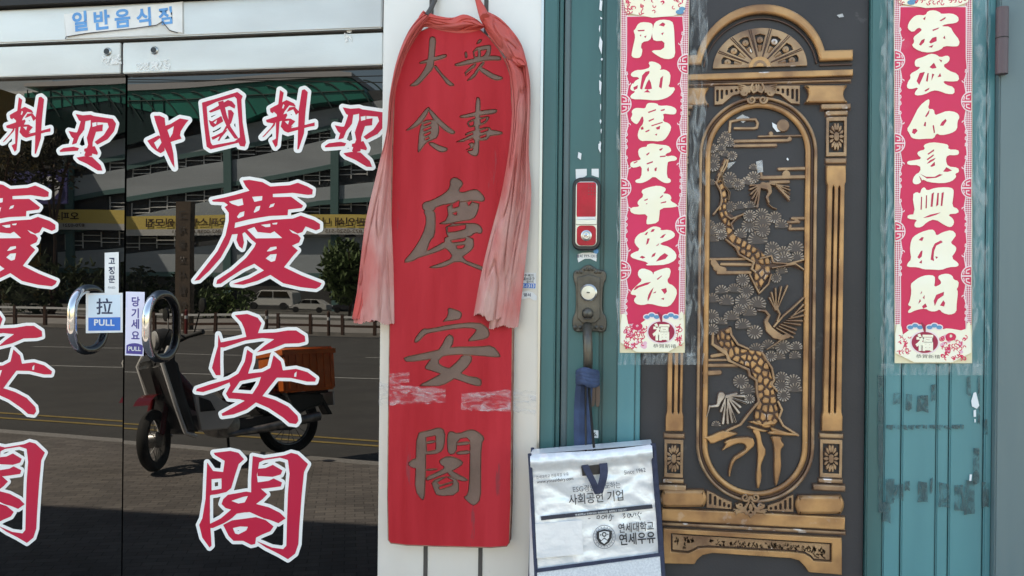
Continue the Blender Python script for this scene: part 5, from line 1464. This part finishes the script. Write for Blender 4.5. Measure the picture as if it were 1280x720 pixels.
for i, (sh, n) in enumerate(((trunk[:1], 60), (low[:1], 90))):
    rp('bark_plates', sh, .0075, m_copper, pine, bevel=.0021, step=.4, Y=YF, extra=bark(sh, n, 5+i))
ropes = [(A1,'225,545 190,620 150,720',7),(A1,'238,545 226,590 196,640 185,700',6),(A2,'145,50 180,110 190,160 185,220 130,290',7),(A2,'190,0 205,70 248,125 240,178',7),(A2,'225,480 300,540 320,590 430,650 415,700 440,720',8),(A2,'225,300 260,325 350,290',7),(A2,'275,400 260,360 300,315',6),(A2,'480,620 560,600 575,650 690,660 800,630',7),(A2,'570,690 690,670 740,660 800,700',6),
         (A3,'255,480 262,530 310,600 390,635',8),(A3,'125,520 122,600 220,655 250,720',9),(A3,'400,80 440,160 470,220 540,150 560,80',6),(A4,'120,0 230,80 240,120 390,190 400,235 450,270 452,350 468,430 400,510 330,600 240,640 215,660',9),(A4,'490,60 520,110 565,180 582,270 560,300 605,350',8),(A4,'612,430 640,490 618,550 650,610 760,680',8)]
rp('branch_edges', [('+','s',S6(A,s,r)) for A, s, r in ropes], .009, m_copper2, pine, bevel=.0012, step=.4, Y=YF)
fans = [(A1,[(225,360,40),(200,400,45),(250,410,40),(185,455,40),(120,455,40),(150,495,45),(220,500,35),(270,510,40),(130,540,50),(130,585,50),(250,680,55),(430,600,35),(430,670,50),(380,705,45),(310,715,40),(110,720,40)]),
        (A2,[(240,70,45),(320,70,45),(390,50,50),(250,232,48),(330,230,45),(405,225,40),(400,300,50),(490,290,55),(590,310,50),(640,370,50),(500,350,60),(500,410,55),(330,440,50),(400,370,60),(460,480,75),(100,370,45),(180,390,45),(110,420,50),(190,440,45),(120,470,55),(570,540,55),(650,570,50),(745,540,60),(560,600,60),(660,620,60),(760,610,50)]),
        (A3,[(600,105,40),(640,55,45),(350,118,52),(190,200,50),(285,190,50),(380,200,55),(120,265,55),(350,280,60),(228,280,58),(460,300,65),(320,340,45),(400,365,55),(115,390,58),(190,440,45),(265,400,60),(120,490,50),(350,460,60),(440,510,60),(450,640,55),(540,610,50),(650,620,60),(750,620,45),(560,690,45),(620,700,50),(740,690,45)]),
        (A4,[(335,280,60),(385,350,58),(400,410,40),(640,250,50),(730,275,55),(640,310,55),(740,340,55),(655,385,50),(150,605,36)])]
i = 0
for A, fl in fans:
    for x, y, r in fl:
        px, py, pr_ = A(x, y, r); c = at(px, py, YF); rr = pr_*pxm; i += 1
        full = (i*7) % 5 < 2; a0, a1 = (0, 360) if full else (-28+rn.uniform(-12,12), 208+rn.uniform(-12,12))
        lift = .0012 + .0006*(i % 6) + .0001*(i % 5)
        base = fill_mesh([ellipse(c.x, c.z, rr, rr*.92, 26, a0, a1)], YF, lift, 0)
        mb = MB(); n = max(5, int((9+pr_*.55)*(a1-a0)/360))
        for k in range(n):
            a = R(a0+(a1-a0)*(k+.5)/n)
            r0, r1 = .42+.14*rn.random(), .98
            P0 = Vector((c.x+rr*r0*cos(a), YF-lift-.0004, c.z+rr*.92*r0*sin(a))); P1 = Vector((c.x+rr*r1*cos(a), YF-lift-.0008, c.z+rr*.92*r1*sin(a)))
            mb.tube([P0, P1], [.0004, .0017], 6)
        tips = mb.mesh(0, True); bm = bmesh.new(); bm.from_mesh(base); nf = len(bm.faces); bm.from_mesh(tips); bpy.data.meshes.remove(tips)
        bm.faces.ensure_lookup_table()
        for q in bm.faces[:nf]: q.material_index = 0
        for q in bm.faces[nf:]: q.material_index = 1
        bm.to_mesh(base); bm.free()
        f = link('needle_cluster', base, m_needledark, pine); base.materials.append(m_needle)
        base.polygons.foreach_set('material_index', [0]*nf + [1]*(len(base.polygons)-nf)); base.update()
roots = ['45,90 100,90 190,45 240,50 310,65 300,75 200,110 110,150 90,115 50,100', '205,130 270,100 420,90 440,150 400,190 340,240 285,270 260,340 247,405 240,340 270,250 330,210 380,180 360,140 300,140 230,175 185,200 225,150', '415,45 460,30 480,70 490,140 525,200 490,280 480,320 490,400 460,500 447,400 460,280 460,180 450,90', '550,85 640,90 630,120 660,155 630,185 630,240 635,330 610,430 592,470 582,350 585,200 575,130', '525,70 560,45 700,60 765,75 760,85 640,80']
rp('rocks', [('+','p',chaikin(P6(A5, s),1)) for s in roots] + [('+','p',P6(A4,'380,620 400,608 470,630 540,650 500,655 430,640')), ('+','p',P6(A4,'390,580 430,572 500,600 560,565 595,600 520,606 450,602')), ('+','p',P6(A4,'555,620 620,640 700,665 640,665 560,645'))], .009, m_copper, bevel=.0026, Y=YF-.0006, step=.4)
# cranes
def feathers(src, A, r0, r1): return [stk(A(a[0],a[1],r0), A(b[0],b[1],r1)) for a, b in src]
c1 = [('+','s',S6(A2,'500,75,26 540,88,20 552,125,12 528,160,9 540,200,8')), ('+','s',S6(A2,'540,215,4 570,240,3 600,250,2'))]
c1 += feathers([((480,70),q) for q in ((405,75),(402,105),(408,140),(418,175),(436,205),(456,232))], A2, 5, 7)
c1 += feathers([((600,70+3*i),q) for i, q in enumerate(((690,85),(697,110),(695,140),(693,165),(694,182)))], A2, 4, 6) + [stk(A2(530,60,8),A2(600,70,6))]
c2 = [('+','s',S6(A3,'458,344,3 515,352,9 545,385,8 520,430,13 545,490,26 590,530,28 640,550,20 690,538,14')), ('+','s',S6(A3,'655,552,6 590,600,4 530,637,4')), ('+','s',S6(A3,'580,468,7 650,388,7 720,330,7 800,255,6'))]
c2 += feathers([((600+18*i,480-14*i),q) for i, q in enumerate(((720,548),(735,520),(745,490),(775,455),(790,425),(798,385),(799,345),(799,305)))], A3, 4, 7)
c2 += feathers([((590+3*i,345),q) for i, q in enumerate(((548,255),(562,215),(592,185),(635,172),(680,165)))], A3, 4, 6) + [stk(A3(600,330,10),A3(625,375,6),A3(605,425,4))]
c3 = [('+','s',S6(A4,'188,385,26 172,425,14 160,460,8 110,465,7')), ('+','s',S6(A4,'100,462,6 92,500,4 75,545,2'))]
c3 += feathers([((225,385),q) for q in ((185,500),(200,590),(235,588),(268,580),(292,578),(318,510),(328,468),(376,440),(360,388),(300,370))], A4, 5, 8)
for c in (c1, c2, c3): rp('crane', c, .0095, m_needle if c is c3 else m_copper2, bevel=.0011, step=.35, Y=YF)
# flakes of clear film and chips left on the panel
for pp in ('965,153 972,157 977,164 971,165 966,159', '984,197 986,199 985,201 983,199'):
    link('paint_chip', fill_mesh(wl([PT(pp)], YF-.004), YF-.004, .0004), m_peel, dr)
m_flake = film('film_flake', (.8,.8,.8), .3, .6, 40, (1,1,1), amax=.45, amin=.2)
for pp in ('920,148 928,143 937,147 929,154', '945,202 953,200 954,215 947,216', '908,204 920,202 910,212', '1046,19 1053,17 1055,21 1049,22'):
    link('film_flake', fill_mesh(wl([PT(pp)], YF-.003), YF-.003, .0003), m_flake, dr)

# ---------------- the two couplets
m_paper = mat('couplet_paper', lin((238,226,190)), lin((226,208,170)), scale=6, rough=.5)
m_crim = mat('crimson_print', lin((222,26,88)), lin((212,24,74)), scale=5, rough=.42)
m_cream = mat('cream_print', lin((252,246,226)), lin((248,238,208)), scale=7, rough=.45)
m_lace = mat('pale_pink_print', lin((244,222,222)), rough=.5)
m_leaf = mat('leaf_blue_print', lin((92,148,184)), rough=.5)
m_dkcrim = mat('dark_crimson_print', lin((164,26,64)), rough=.5)
m_petal = mat('petal_pink_print', lin((240,186,200)), rough=.5)
def check_mat():
    m = mat('halftone_border', (1,1,1), rough=.5); N = m.node_tree.nodes; L = m.node_tree.links
    tc = N.new('ShaderNodeTexCoord'); mp = N.new('ShaderNodeMapping'); mp.inputs['Rotation'].default_value = (0, R(45), 0); mp.inputs['Location'].default_value = (.0007,.3,.0003)
    ck = N.new('ShaderNodeTexChecker'); ck.inputs['Scale'].default_value = 330; ck.inputs[1].default_value = (*lin((244,222,222)),1); ck.inputs[2].default_value = (*lin((198,56,90)),1)
    L.new(tc.outputs['Object'], mp.inputs[0]); L.new(mp.outputs[0], ck.inputs[0]); L.new(ck.outputs[0], N['Principled BSDF'].inputs['Base Color'])
    return m
m_check = check_mat()
m_film = film('couplet_film', (.62,.66,.66), .44, .66, 30, (2.0,1,.5), rough=.14, amax=.34, amin=.02, bump=.9, dist=.008)
m_film2 = film('couplet_film_over', (.85,.85,.85), .60, .78, 7, (1.5,1,.4), rough=.22, amax=.10, amin=.0, bump=.3, dist=.006)

def couplet(label, xl, xr_, ytop, ybot, chars, fretL, fretR, ornx, filmx, mirror):
    """xl/xr_: functions of y giving the paper edges in pixels"""
    YC = .0135
    c = at((xl(ybot)+xr_(ybot))/2, ybot, YC); t = thing('couplet', (c.x, YC, c.z), label, 'paper couplet')
    link('paper', fill_mesh(wl([[(xl(ytop),ytop),(xr_(ytop),ytop),(xr_(ybot),ybot),(xl(ybot),ybot)]], YC), YC, .0006), m_paper, t)
    yb2 = ybot-48
    for f, g in ((lambda y: xl(y)+.8, lambda y: xl(y)+9.5), (lambda y: xr_(y)-9.5, lambda y: xr_(y)-.8)):
        link('halftone_border', fill_mesh(wl([[(f(ytop),ytop),(g(ytop),ytop),(g(yb2),yb2),(f(yb2),yb2)]], YC-.0008), YC-.0008, .0003), m_check, t)
    y0, y1 = (21 if not mirror else 9), ybot-36
    def edge(side):
        o = []
        fr = fretL if side < 0 else fretR
        for k in range(161):
            y = y0+(y1-y0)*k/160; b = (xl(y)+8.3) if side < 0 else (xr_(y)-8.3)
            d = min([abs(y-f) for f in fr] + [99]); v = 2.2*math.exp(-((d-24)/9)**2) - 1.2*math.exp(-((d-42)/8)**2)
            o.append((b - side*v*1.0, y))
        return o
    fieldp = edge(-1) + edge(1)[::-1]
    F = Shape([('+','p',fieldp)])
    relief('field_outline', F, YC-.0013, .0003, m_lace, t, grow=1.35, step=.6)
    fld = relief('crimson_field', F, YC-.0018, .0003, m_crim, t, step=.6)
    # scrollwork running down both edges and the fretwork half discs
    ops = []
    for side, fr in ((-1, fretL), (1, fretR)):
        ed = edge(side)
        for f in fr:
            for dy, s in ((-26, 1), (26, -1)):
                y = f+dy
                if y0+4 < y < y1-4:
                    b = (xl(y)+9.6) if side < 0 else (xr_(y)-9.6)
                    ops.append(('+','s',[(b+sx_,y+sy_,.55) for sx_, sy_ in [(-side*(1.2+1.9*cos(a)), s*1.9*sin(a)) for a in [k*.55 for k in range(9)]]]))
            for yy in (f+38, f+46, f+54, f-38):
                if y0+4 < yy < y1-4:
                    b = (xl(yy)+7.5) if side < 0 else (xr_(yy)-7.5)
                    for q in range(5):
                        a = 1.3*q; ops.append(('+','s',[(b+1.6*cos(a), yy+2.4*sin(a), .5), (b+1.6*cos(a+1.6), yy+2.6*sin(a+1.6), .45)]))
    if ops: relief('scroll_pattern', ops, YC-.0023, .0003, m_lace, t, step=.35)
    for side, fr in ((-1, fretL), (1, fretR)):
        for f in fr:
            b = xl(f)+.9 if side < 0 else xr_(f)-.9; s = -side; n = 14
            half = [(b+s*13.2*sin(pi*k/n), f-13.2*cos(pi*k/n)) for k in range(n+1)]
            relief('fret_disc', [('+','p',half)], YC-.0028, .0003, m_lace, t, step=.4)
            ins = [(b+s*11.4*sin(pi*k/n)+s*.4, f-11.4*cos(pi*k/n)) for k in range(n+1)]
            ops = [('+','p',ins)]
            for yy in (f-1.1, f+1.1): pass
            ops += [('-','p',[(b-1,f-1.0),(b+20,f-1.0),(b+20,f+1.0),(b-1,f+1.0)] if s > 0 else [(b-20,f-1.0),(b+1,f-1.0),(b+1,f+1.0),(b-20,f+1.0)])]
            for d in (-1, 1):
                ops += [('-','s',[(b+s*2.0,f+d*8.6,.75),(b+s*6.2,f+d*7.2,.75),(b+s*6.6,f+d*3.4,.75),(b+s*3.0,f+d*3.4,.75)])]
                ops += [('-','s',[(b+s*9.6,f+d*2.6,.7),(b+s*9.0,f+d*6.0,.7)])]
            relief('fret', ops, YC-.0032, .0002, m_crim, t, step=.3)
    for g_ in chars: relief('brush_character', g_, YC-.0034, .0003, m_cream, t, step=.35)
    # foot: medallion with the fortune character, leaves, flowers
    mx, my = ornx
    og = [(xl(ybot)+7,ybot-44),(xl(ybot)+14,ybot-33),(mx-24 if not mirror else xl(ybot)+20,ybot-40)]
    base = chaikin([(xl(ybot)+1,ybot-1),(xl(ybot)+1,ybot-48),(xl(ybot)+8,ybot-50),(xl(ybot)+11,ybot-32),(mx-30,my-8),(mx-20,my-15),(mx-12,my-22),(mx,my-19),(mx+14,my-22),(mx+22,my-16),(mx+28,my-18) ,(xr_(ybot)-8,ybot-40),(xr_(ybot)-6,ybot-52),(xr_(ybot)-1,ybot-50),(xr_(ybot)-1,ybot-1)], 1)
    base = [(min(max(x, xl(ybot)+.5), xr_(ybot)-.5), y) for x, y in base]
    orn = relief('ornament_ground', [('+','p',base)], YC-.0037, .0002, m_cream, t, step=.5)
    relief('medallion_rim', [('+','p',ellipse(mx,my,18.5,15))], YC-.0041, .0002, m_lace, orn, step=.4)
    relief('medallion', [('+','p',ellipse(mx,my,16.5,13.2))], YC-.0045, .0002, m_dkcrim, orn, step=.4)
    stext('福', mx, my, 19, YC-.0050, m_cream, orn, .045, .95, name='medallion_character')
    lv = []
    for sx in (-1, 1):
        for k in range(3): lv.append(('+','p',ellipse(mx+sx*(8+k*6)+(2 if sx < 0 else -2), my-21+abs(k-1)*2.2, 3.6, 2.4)))
    relief('leaf_outline', lv, YC-.0041, .0002, m_lace, orn, grow=1.3, step=.4); relief('blue_leaves', lv, YC-.0045, .0002, m_leaf, orn, step=.35)
    relief('stalk', [stk((mx,my-14,1.2),(mx-1,my-20,2),(mx-4,my-24,1))], YC-.0050, .0002, m_dkcrim, orn, step=.35)
    rn = random.Random(int(mx)); ops = []
    lo_, hi2 = (xl(ybot)+6, mx-20) if not mirror else (mx+20, xr_(ybot)-8)
    for k in range(54):
        x, y = rn.uniform(lo_, hi2), rn.uniform(ybot-34, ybot-5); a = rn.random()*6.3; r = rn.uniform(1.2,2.6)
        ops.append(('+','s',[(x+r*cos(a+q*.7), y+r*sin(a+q*.7), .5) for q in range(6)]))
    for k in range(22):
        x = rn.uniform(mx+17, xr_(ybot)-4) if not mirror else rn.uniform(xl(ybot)+4, mx-18); y = rn.uniform(ybot-34, ybot-10); a = rn.random()*6.3
        ops.append(('+','s',[(x+2.0*cos(a+q*.7), y+2.0*sin(a+q*.7), .45) for q in range(5)]))
    pk = [('+','s',[(rn.uniform(lo_, hi2), rn.uniform(ybot-34, ybot-6), rn.uniform(2,3.4))]) for k in range(12)]
    relief('flower_petals', pk, YC-.0039, .0001, m_petal, orn, step=.4)
    relief('flower_pattern', ops, YC-.0041, .0002, m_crim, orn, step=.35)
    fx_ = (lo_+hi2)/2
    relief('fish_body', [('+','p',ellipse(fx_+(3 if not mirror else -3),ybot-33,6.5,5)),('-','p',ellipse(fx_+(3 if not mirror else -3),ybot-34,2,2))], YC-.0048, .0002, m_crim, orn, step=.35)
    stext('恭賀新禧', mx+4, ybot-8.5, 4.6, YC-.0041, m_seam, orn, .0, 1.4)
    # top: the edge of the same kind of ornament
    tp = [(xl(ytop)+2,ytop),(xr_(ytop)-2,ytop),(xr_(y0)-6,y0-6),(xr_(y0)-20,y0-1),(xl(y0)+40,y0+1),(xl(y0)+22,y0-2),(xl(y0)+7,y0-5)]
    to = relief('top_ornament', [('+','p',tp)], YC-.0037, .0002, m_cream, t, step=.5); ops = []
    for k in range(34):
        x, y = rn.uniform(xl(0)+6, xr_(0)-6), rn.uniform(ytop+2, y0-4); a = rn.random()*6.3
        ops.append(('+','s',[(x+1.9*cos(a+q*.7), y+1.9*sin(a+q*.7), .5) for q in range(6)]))
    relief('flower_pattern', ops, YC-.0041, .0002, m_crim, to, step=.35)
    bx_ = xr_(0)-12 if not mirror else xl(0)+22
    relief('blue_leaves', [('+','p',ellipse(bx_,(y0-6),5,3)),('+','p',ellipse(bx_+3,(y0-10),4,2.5))], YC-.0045, .0002, m_leaf, to, step=.35)
    # clear sleeve: side wings and a skirt stuck to the door, plus the sheet over the paper
    bm = bmesh.new()
    def sheet(x0, x1, ya, yb, Y0, n=10, m_=40, amp=.004):
        rows = []
        for j in range(m_+1):
            y = ya+(yb-ya)*j/m_; row = []
            for i in range(n+1):
                u = i/n; px = x0(y)*(1-u)+x1(y)*u + 1.2*math.sin(y*.13+i)
                row.append(bm.verts.new(at(px, y, Y0 - amp*(abs(math.sin(y*.09+u*4+px*.05))+.4*math.sin(y*.31+u*9)**2))))
            rows.append(row)
        for A_, B_ in zip(rows, rows[1:]):
            for i in range(n): bm.faces.new((A_[i], A_[i+1], B_[i+1], B_[i]))
    fl_, fr2 = filmx
    if fl_: sheet(lambda y: xl(y)-fl_, lambda y: xl(y)-.5, ytop, ybot+6, .012)
    if fr2: sheet(lambda y: xr_(y)+.5, lambda y: xr_(y)+fr2, ytop, ybot+4, .010)
    sheet(lambda y: xl(y)-fl_, lambda y: xr_(y)+fr2, ybot+.5, ybot+15, .010, 26, 5)
    me = bpy.data.meshes.new('m'); bm.to_mesh(me); bm.free()
    for p in me.polygons: p.use_smooth = True
    link('clear_sleeve', me, m_film, t)
    bm = bmesh.new(); sheet(xl, xr_, ytop, ybot, .0072, 12, 44, .0016)
    me = bpy.data.meshes.new('m'); bm.to_mesh(me); bm.free()
    for p in me.polygons: p.use_smooth = True
    link('clear_cover', me, m_film2, t)
    return t
couplet('crimson paper couplet in clear plastic beside the digital lock and bronze handle', lambda y: 775.6-(y-20)*.002, lambda y: 861.4-(y-20)*.0128, -8, 441, CL, (130,235,338), (80,180,282), (826.7,415), (4, 23), False)
couplet('crimson paper couplet in clear plastic above the bare green boards at the right', lambda y: 1117.2+(y-20)*.0022, lambda y: 1215.4-(y-20)*.0008, -8, 454, CR, (75,179,289), (127,235,345), (1156,428), (17, 22), True)

# ---------------- cooler bag hanging on the door handle
BO = at(745, 640, -.115); BA = R(11); BN = Vector((sin(BA), -cos(BA), 0)); BU = Vector((cos(BA), sin(BA), 0))
def bp(px, py, lift=0.0):
    d = CROT @ Vector(((px-CX)/FPX, -(py-CY)/FPX, -1)); p0 = BO + BN*lift
    return CAM + d*((p0-CAM).dot(BN)/d.dot(BN))
m_silver = mat('silver_bag_foil', (.90,.90,.91), (.82,.82,.84), scale=5, rough=.30, metal=.2, bump=.9, bscale=11)
m_bagprint = mat('bag_navy_print', lin((46,48,62)), rough=.5)
m_mesh_ = mat('bag_net_pocket', lin((226,228,232)), lin((204,206,212)), scale=260, rough=.8)
bag = thing('cooler_bag', (BO.x, -.06, bp(745,790).z), 'silver cooler bag with navy edges and Korean print hanging below the bronze door handle', 'cooler bag')
back = lambda px, py, dx=0: bp(px, py) + Vector((dx, .095, 0))
ft = [(662.5,568),(700,565.5),(745,563.5),(780,560),(815,555.5)]; fb_ = [(670.5,800),(715,797),(750,793),(790,788),(831,782)]
bm = bmesh.new(); rows = []; NJ, NI = 60, 44
rn = random.Random(4)
for j in range(NJ+1):
    v = j/NJ; row = []
    for i in range(NI+1):
        u = i/NI; k = u*4; q = min(int(k), 3); f = k-q
        a = (ft[q][0]*(1-f)+ft[q+1][0]*f, ft[q][1]*(1-f)+ft[q+1][1]*f); b = (fb_[q][0]*(1-f)+fb_[q+1][0]*f, fb_[q][1]*(1-f)+fb_[q+1][1]*f)
        px, py = a[0]*(1-v)+b[0]*v, a[1]*(1-v)+b[1]*v
        roll = .018*math.sin(min(v/.085, 1)*pi) if v < .085 else 0                    # rolled flap along the top
        wr = .0034*noise.fractal(Vector((px*.028, py*.034, 3.3)), .7, 2.1, 4) + .0030*(max(0, .2-abs(noise.noise(Vector((px*.022+py*.01, py*.03, 7.7)))))/.2)**2
        cr = -.005*math.exp(-((px-688-(py-608)*1.55)/7)**2)*(608 < py < 640) - .005*math.exp(-((px-800+(py-590)*1.1)/7)**2)*(588 < py < 632)
        wr += .003*math.sin(px*.35+1)*math.exp(-((py-574)/9)**2)
        row.append(bm.verts.new(bp(px, py, roll+min(wr+cr, .0045)-.0035)))
    rows.append(row)
for A_, B_ in zip(rows, rows[1:]):
    for i in range(NI): bm.faces.new((A_[i], A_[i+1], B_[i+1], B_[i]))
me = bpy.data.meshes.new('m'); bm.to_mesh(me); bm.free()
for p in me.polygons: p.use_smooth = True
link('front_panel', me, m_silver, bag)
mb = MB()
TL, TR_, BL, BR = bp(662.5,568,-.006), bp(815,555.5,-.006), bp(670.5,800,-.006), bp(831,782,-.006)
TLb, TRb, BLb, BRb = back(660,571,-.002), back(816,558,-.004), back(664,800,-.018), back(833,782,0)
for f in ((TL,TLb,BLb,BL),(TR_,BR,BRb,TRb),(BL,BLb,BRb,BR),(TLb,TRb,BRb,BLb),(TL,TR_,TRb,TLb)): mb.face(f)
mb.build('bag_sides', m_silver, bag)
mb = MB(); mb.tube([bp(x, y, .0) for x, y in ((662,567),(664,600),(667,660),(670.5,725),(672,800))], .0042, 8); mb.build('navy_piping', m_navy, bag, smooth=True)
mb = MB(); mb.tube([bp(x, y, .0) for x, y in ((816.5,554.5),(819,590),(824,650),(828.5,720),(832,782))], .0062, 8); mb.build('navy_piping', m_navy, bag, smooth=True)
mb = MB(); mb.tube([back(x, y, d) for x, y, d in ((659,569,-.001),(661,620,-.006),(663,680,-.011),(664,800,-.019))], .0042, 8); mb.build('navy_piping', m_navy, bag, smooth=True)
def bpoly(name, pts, lift, m, th=0):
    mb = MB(); mb.prism([bp(x, y, lift) for x, y in pts], -BN*.0008); return mb.build(name, m, bag)
bpoly('navy_band', PT('671,711 829,690.5 829.5,694.5 671.5,715.5'), .006, m_navy)
bpoly('net_pocket', PT('671.5,716 829.6,695 832,780 672,800'), .004, m_mesh_)
bpoly('printed_bar', PT('676,645.5 815,630.5 816,635.5 676.5,650.5'), .0045, m_bagprint)
bpoly('blank_label', PT('669,655 727,650 729,693 671,698'), .0036, mat('label_foil', (.87,.87,.885), (.80,.80,.82), scale=5, rough=.3, metal=.2, bump=.5, bscale=14))
bpoly('fabric_tab', PT('726.5,583 758,579.5 759,591.5 728,595'), .005, m_black)
def btext(body, px, py, hpx, m, bold=0, sx=1.0, tilt=6.0, lift=.0062, align='CENTER', name='printed_text'):
    o = text(name, body, 0, 0, hpx*1.12*(bp(px, py-1).z-bp(px,py+1).z)/2, 0, m, None, bold, sx, align)
    me = o.data; c = bp(px, py, lift); a = R(tilt)
    U = BU*cos(a) + Vector((0,0,1))*sin(a); Vv = Vector((0,0,1))*cos(a) - BU*sin(a)
    for v in me.vertices: v.co = c + U*v.co.x + Vv*v.co.z
    org = wloc(bag); me.transform(Matrix.Translation(-c)); o.parent = bag; o.location = c - org
    return o
btext('연세대학교 전용목장 우유', 690.5, 594.5, 4.2, m_bagprint, 0, .82); btext('www.yonseidairy.com', 694, 600.8, 5.0, m_ink, .012, .92)
btext('Since 1962', 793.5, 589, 6.6, m_bagprint, 0, .85, 8)
btext('ESG경영', 730, 610.5, 8.2, m_bagprint, -.004, .9, 5); btext('선도하는', 762.5, 606.8, 8.2, m_bagprint, -.004, .8, 5)
btext('사회공헌 기업', 745.5, 621.8, 13.0, m_ink, .008, .83, 5.2)
btext('연세대학교 연세우유는 ESG경영을 실천하고 있습니다', 751, 640.4, 2.6, m_white, .01, 1.0, 6.2)
btext('연세대학교', 795, 658.8, 11.5, m_ink, .012, .76, 4.5); btext('연세우유', 796.5, 673.0, 14, m_ink, .02, .80, 4.5)
# round emblem
def bring(name, cx, cy, r0, r1, m, lift=.0060, sy=1.05):
    n = 40; mb = MB(); bm = mb.bm
    a = [bm.verts.new(bp(cx+r0*cos(2*pi*k/n), cy+sy*r0*sin(2*pi*k/n), lift)) for k in range(n)]
    if r1 > 0:
        b = [bm.verts.new(bp(cx+r1*cos(2*pi*k/n), cy+sy*r1*sin(2*pi*k/n), lift)) for k in range(n)]
        for k in range(n): bm.faces.new((a[k], a[(k+1)%n], b[(k+1)%n], b[k]))
    else: bm.faces.new(a)
    return mb.build(name, m, bag)
ex_, ey_ = 755.3, 671.2
m_grl = mat('emblem_grey', lin((120,122,132)), rough=.5)
bring('emblem_ring', ex_, ey_, 14.2, 13.5, m_grl); bring('emblem_ring', ex_, ey_, 10.9, 10.3, m_grl)
for k in range(20):
    a = 2*pi*k/20; bring('emblem_mark', ex_+12.2*cos(a), ey_+12.6*sin(a), .55, 0, m_grl, .0061)
bpoly('emblem_shield', [(ex_-9.6,ey_-6.5),(ex_,ey_-9.8),(ex_+9.6,ey_-7.5),(ex_+9.4,ey_+1),(ex_+6,ey_+7),(ex_,ey_+11),(ex_-6,ey_+8),(ex_-9.6,ey_+2)], .0064, m_ink)
bpoly('emblem_field', [(ex_-6.2,ey_-5.5),(ex_,ey_-7.3),(ex_+6.2,ey_-6.3),(ex_+6,ey_+1),(ex_+3.6,ey_+3.6),(ex_,ey_+.4),(ex_-3.6,ey_+4.4),(ex_-6.2,ey_+1.6)], .0070, m_white)
bpoly('emblem_chevron', [(ex_-4.2,ey_+5.8),(ex_,ey_+2.2),(ex_+4.2,ey_+5),(ex_,ey_+8.6)], .0070, m_white)
bring('emblem_circle', ex_, ey_-3.2, 2.9, 1.6, m_ink, .0078); bring('emblem_dot', ex_-4.4, ey_-2.6, .8, 0, m_ink, .0078); bring('emblem_dot', ex_+4.5, ey_-3.2, .8, 0, m_ink, .0078)
# pen writing
mb = MB()
for s in ('735,648.5 738,648.2', '746,648 747,645 749.5,645 749,648 746,648', '752,647.5 753,644.5 755.5,645 755,648 752.5,648.5', '756,646 759,645', '757.5,643 757.8,649', '761,648 763,643 764.5,646.5 763.5,650.5 761.5,651', '765,645.5 767,645', '778,642.5 781,642 779.5,644.5 781.5,646 779,648', '784.5,646 785,642.5 787.5,643 787,646.5 784.8,646.5', '788,642 790,646.5 793,641', '794.5,641 794.8,645', '797,643.5 799,639.5', '797.5,644 799.5,646.5 800.5,650', '800,642 802,641.2'):
    mb.tube([bp(x, y, .0068) for x, y in smooth_line(PT(s), 4)], .0008, 5)
mb.build('handwriting', m_ink, bag)
# strap loop
def strap(pts, wd):
    mb = MB(); bm = mb.bm; prev = None
    for x, y, l in smooth_line(pts, 6):
        v = [bm.verts.new(bp(x-wd/2, y+.5, l)), bm.verts.new(bp(x+wd/2, y-.5, l+.002))]
        if prev: bm.faces.new((prev[0], prev[1], v[1], v[0]))
        prev = v
    return mb.build('strap', m_navy, bag, smooth=True)
strap([(731,581,.006),(735,590,.012),(741,602,.016),(747.5,617,.012)], 8.5)
strap([(754,579,.006),(755,590,.013),(753,602,.017),(748.5,617,.0125)], 10)
ribbon('hanging_cord', [(736,478,-.03),(738,510,-.05),(741,545,-.075),(744,575,-.098)], .006, m_black, bag)

build_scooter()
build_street()
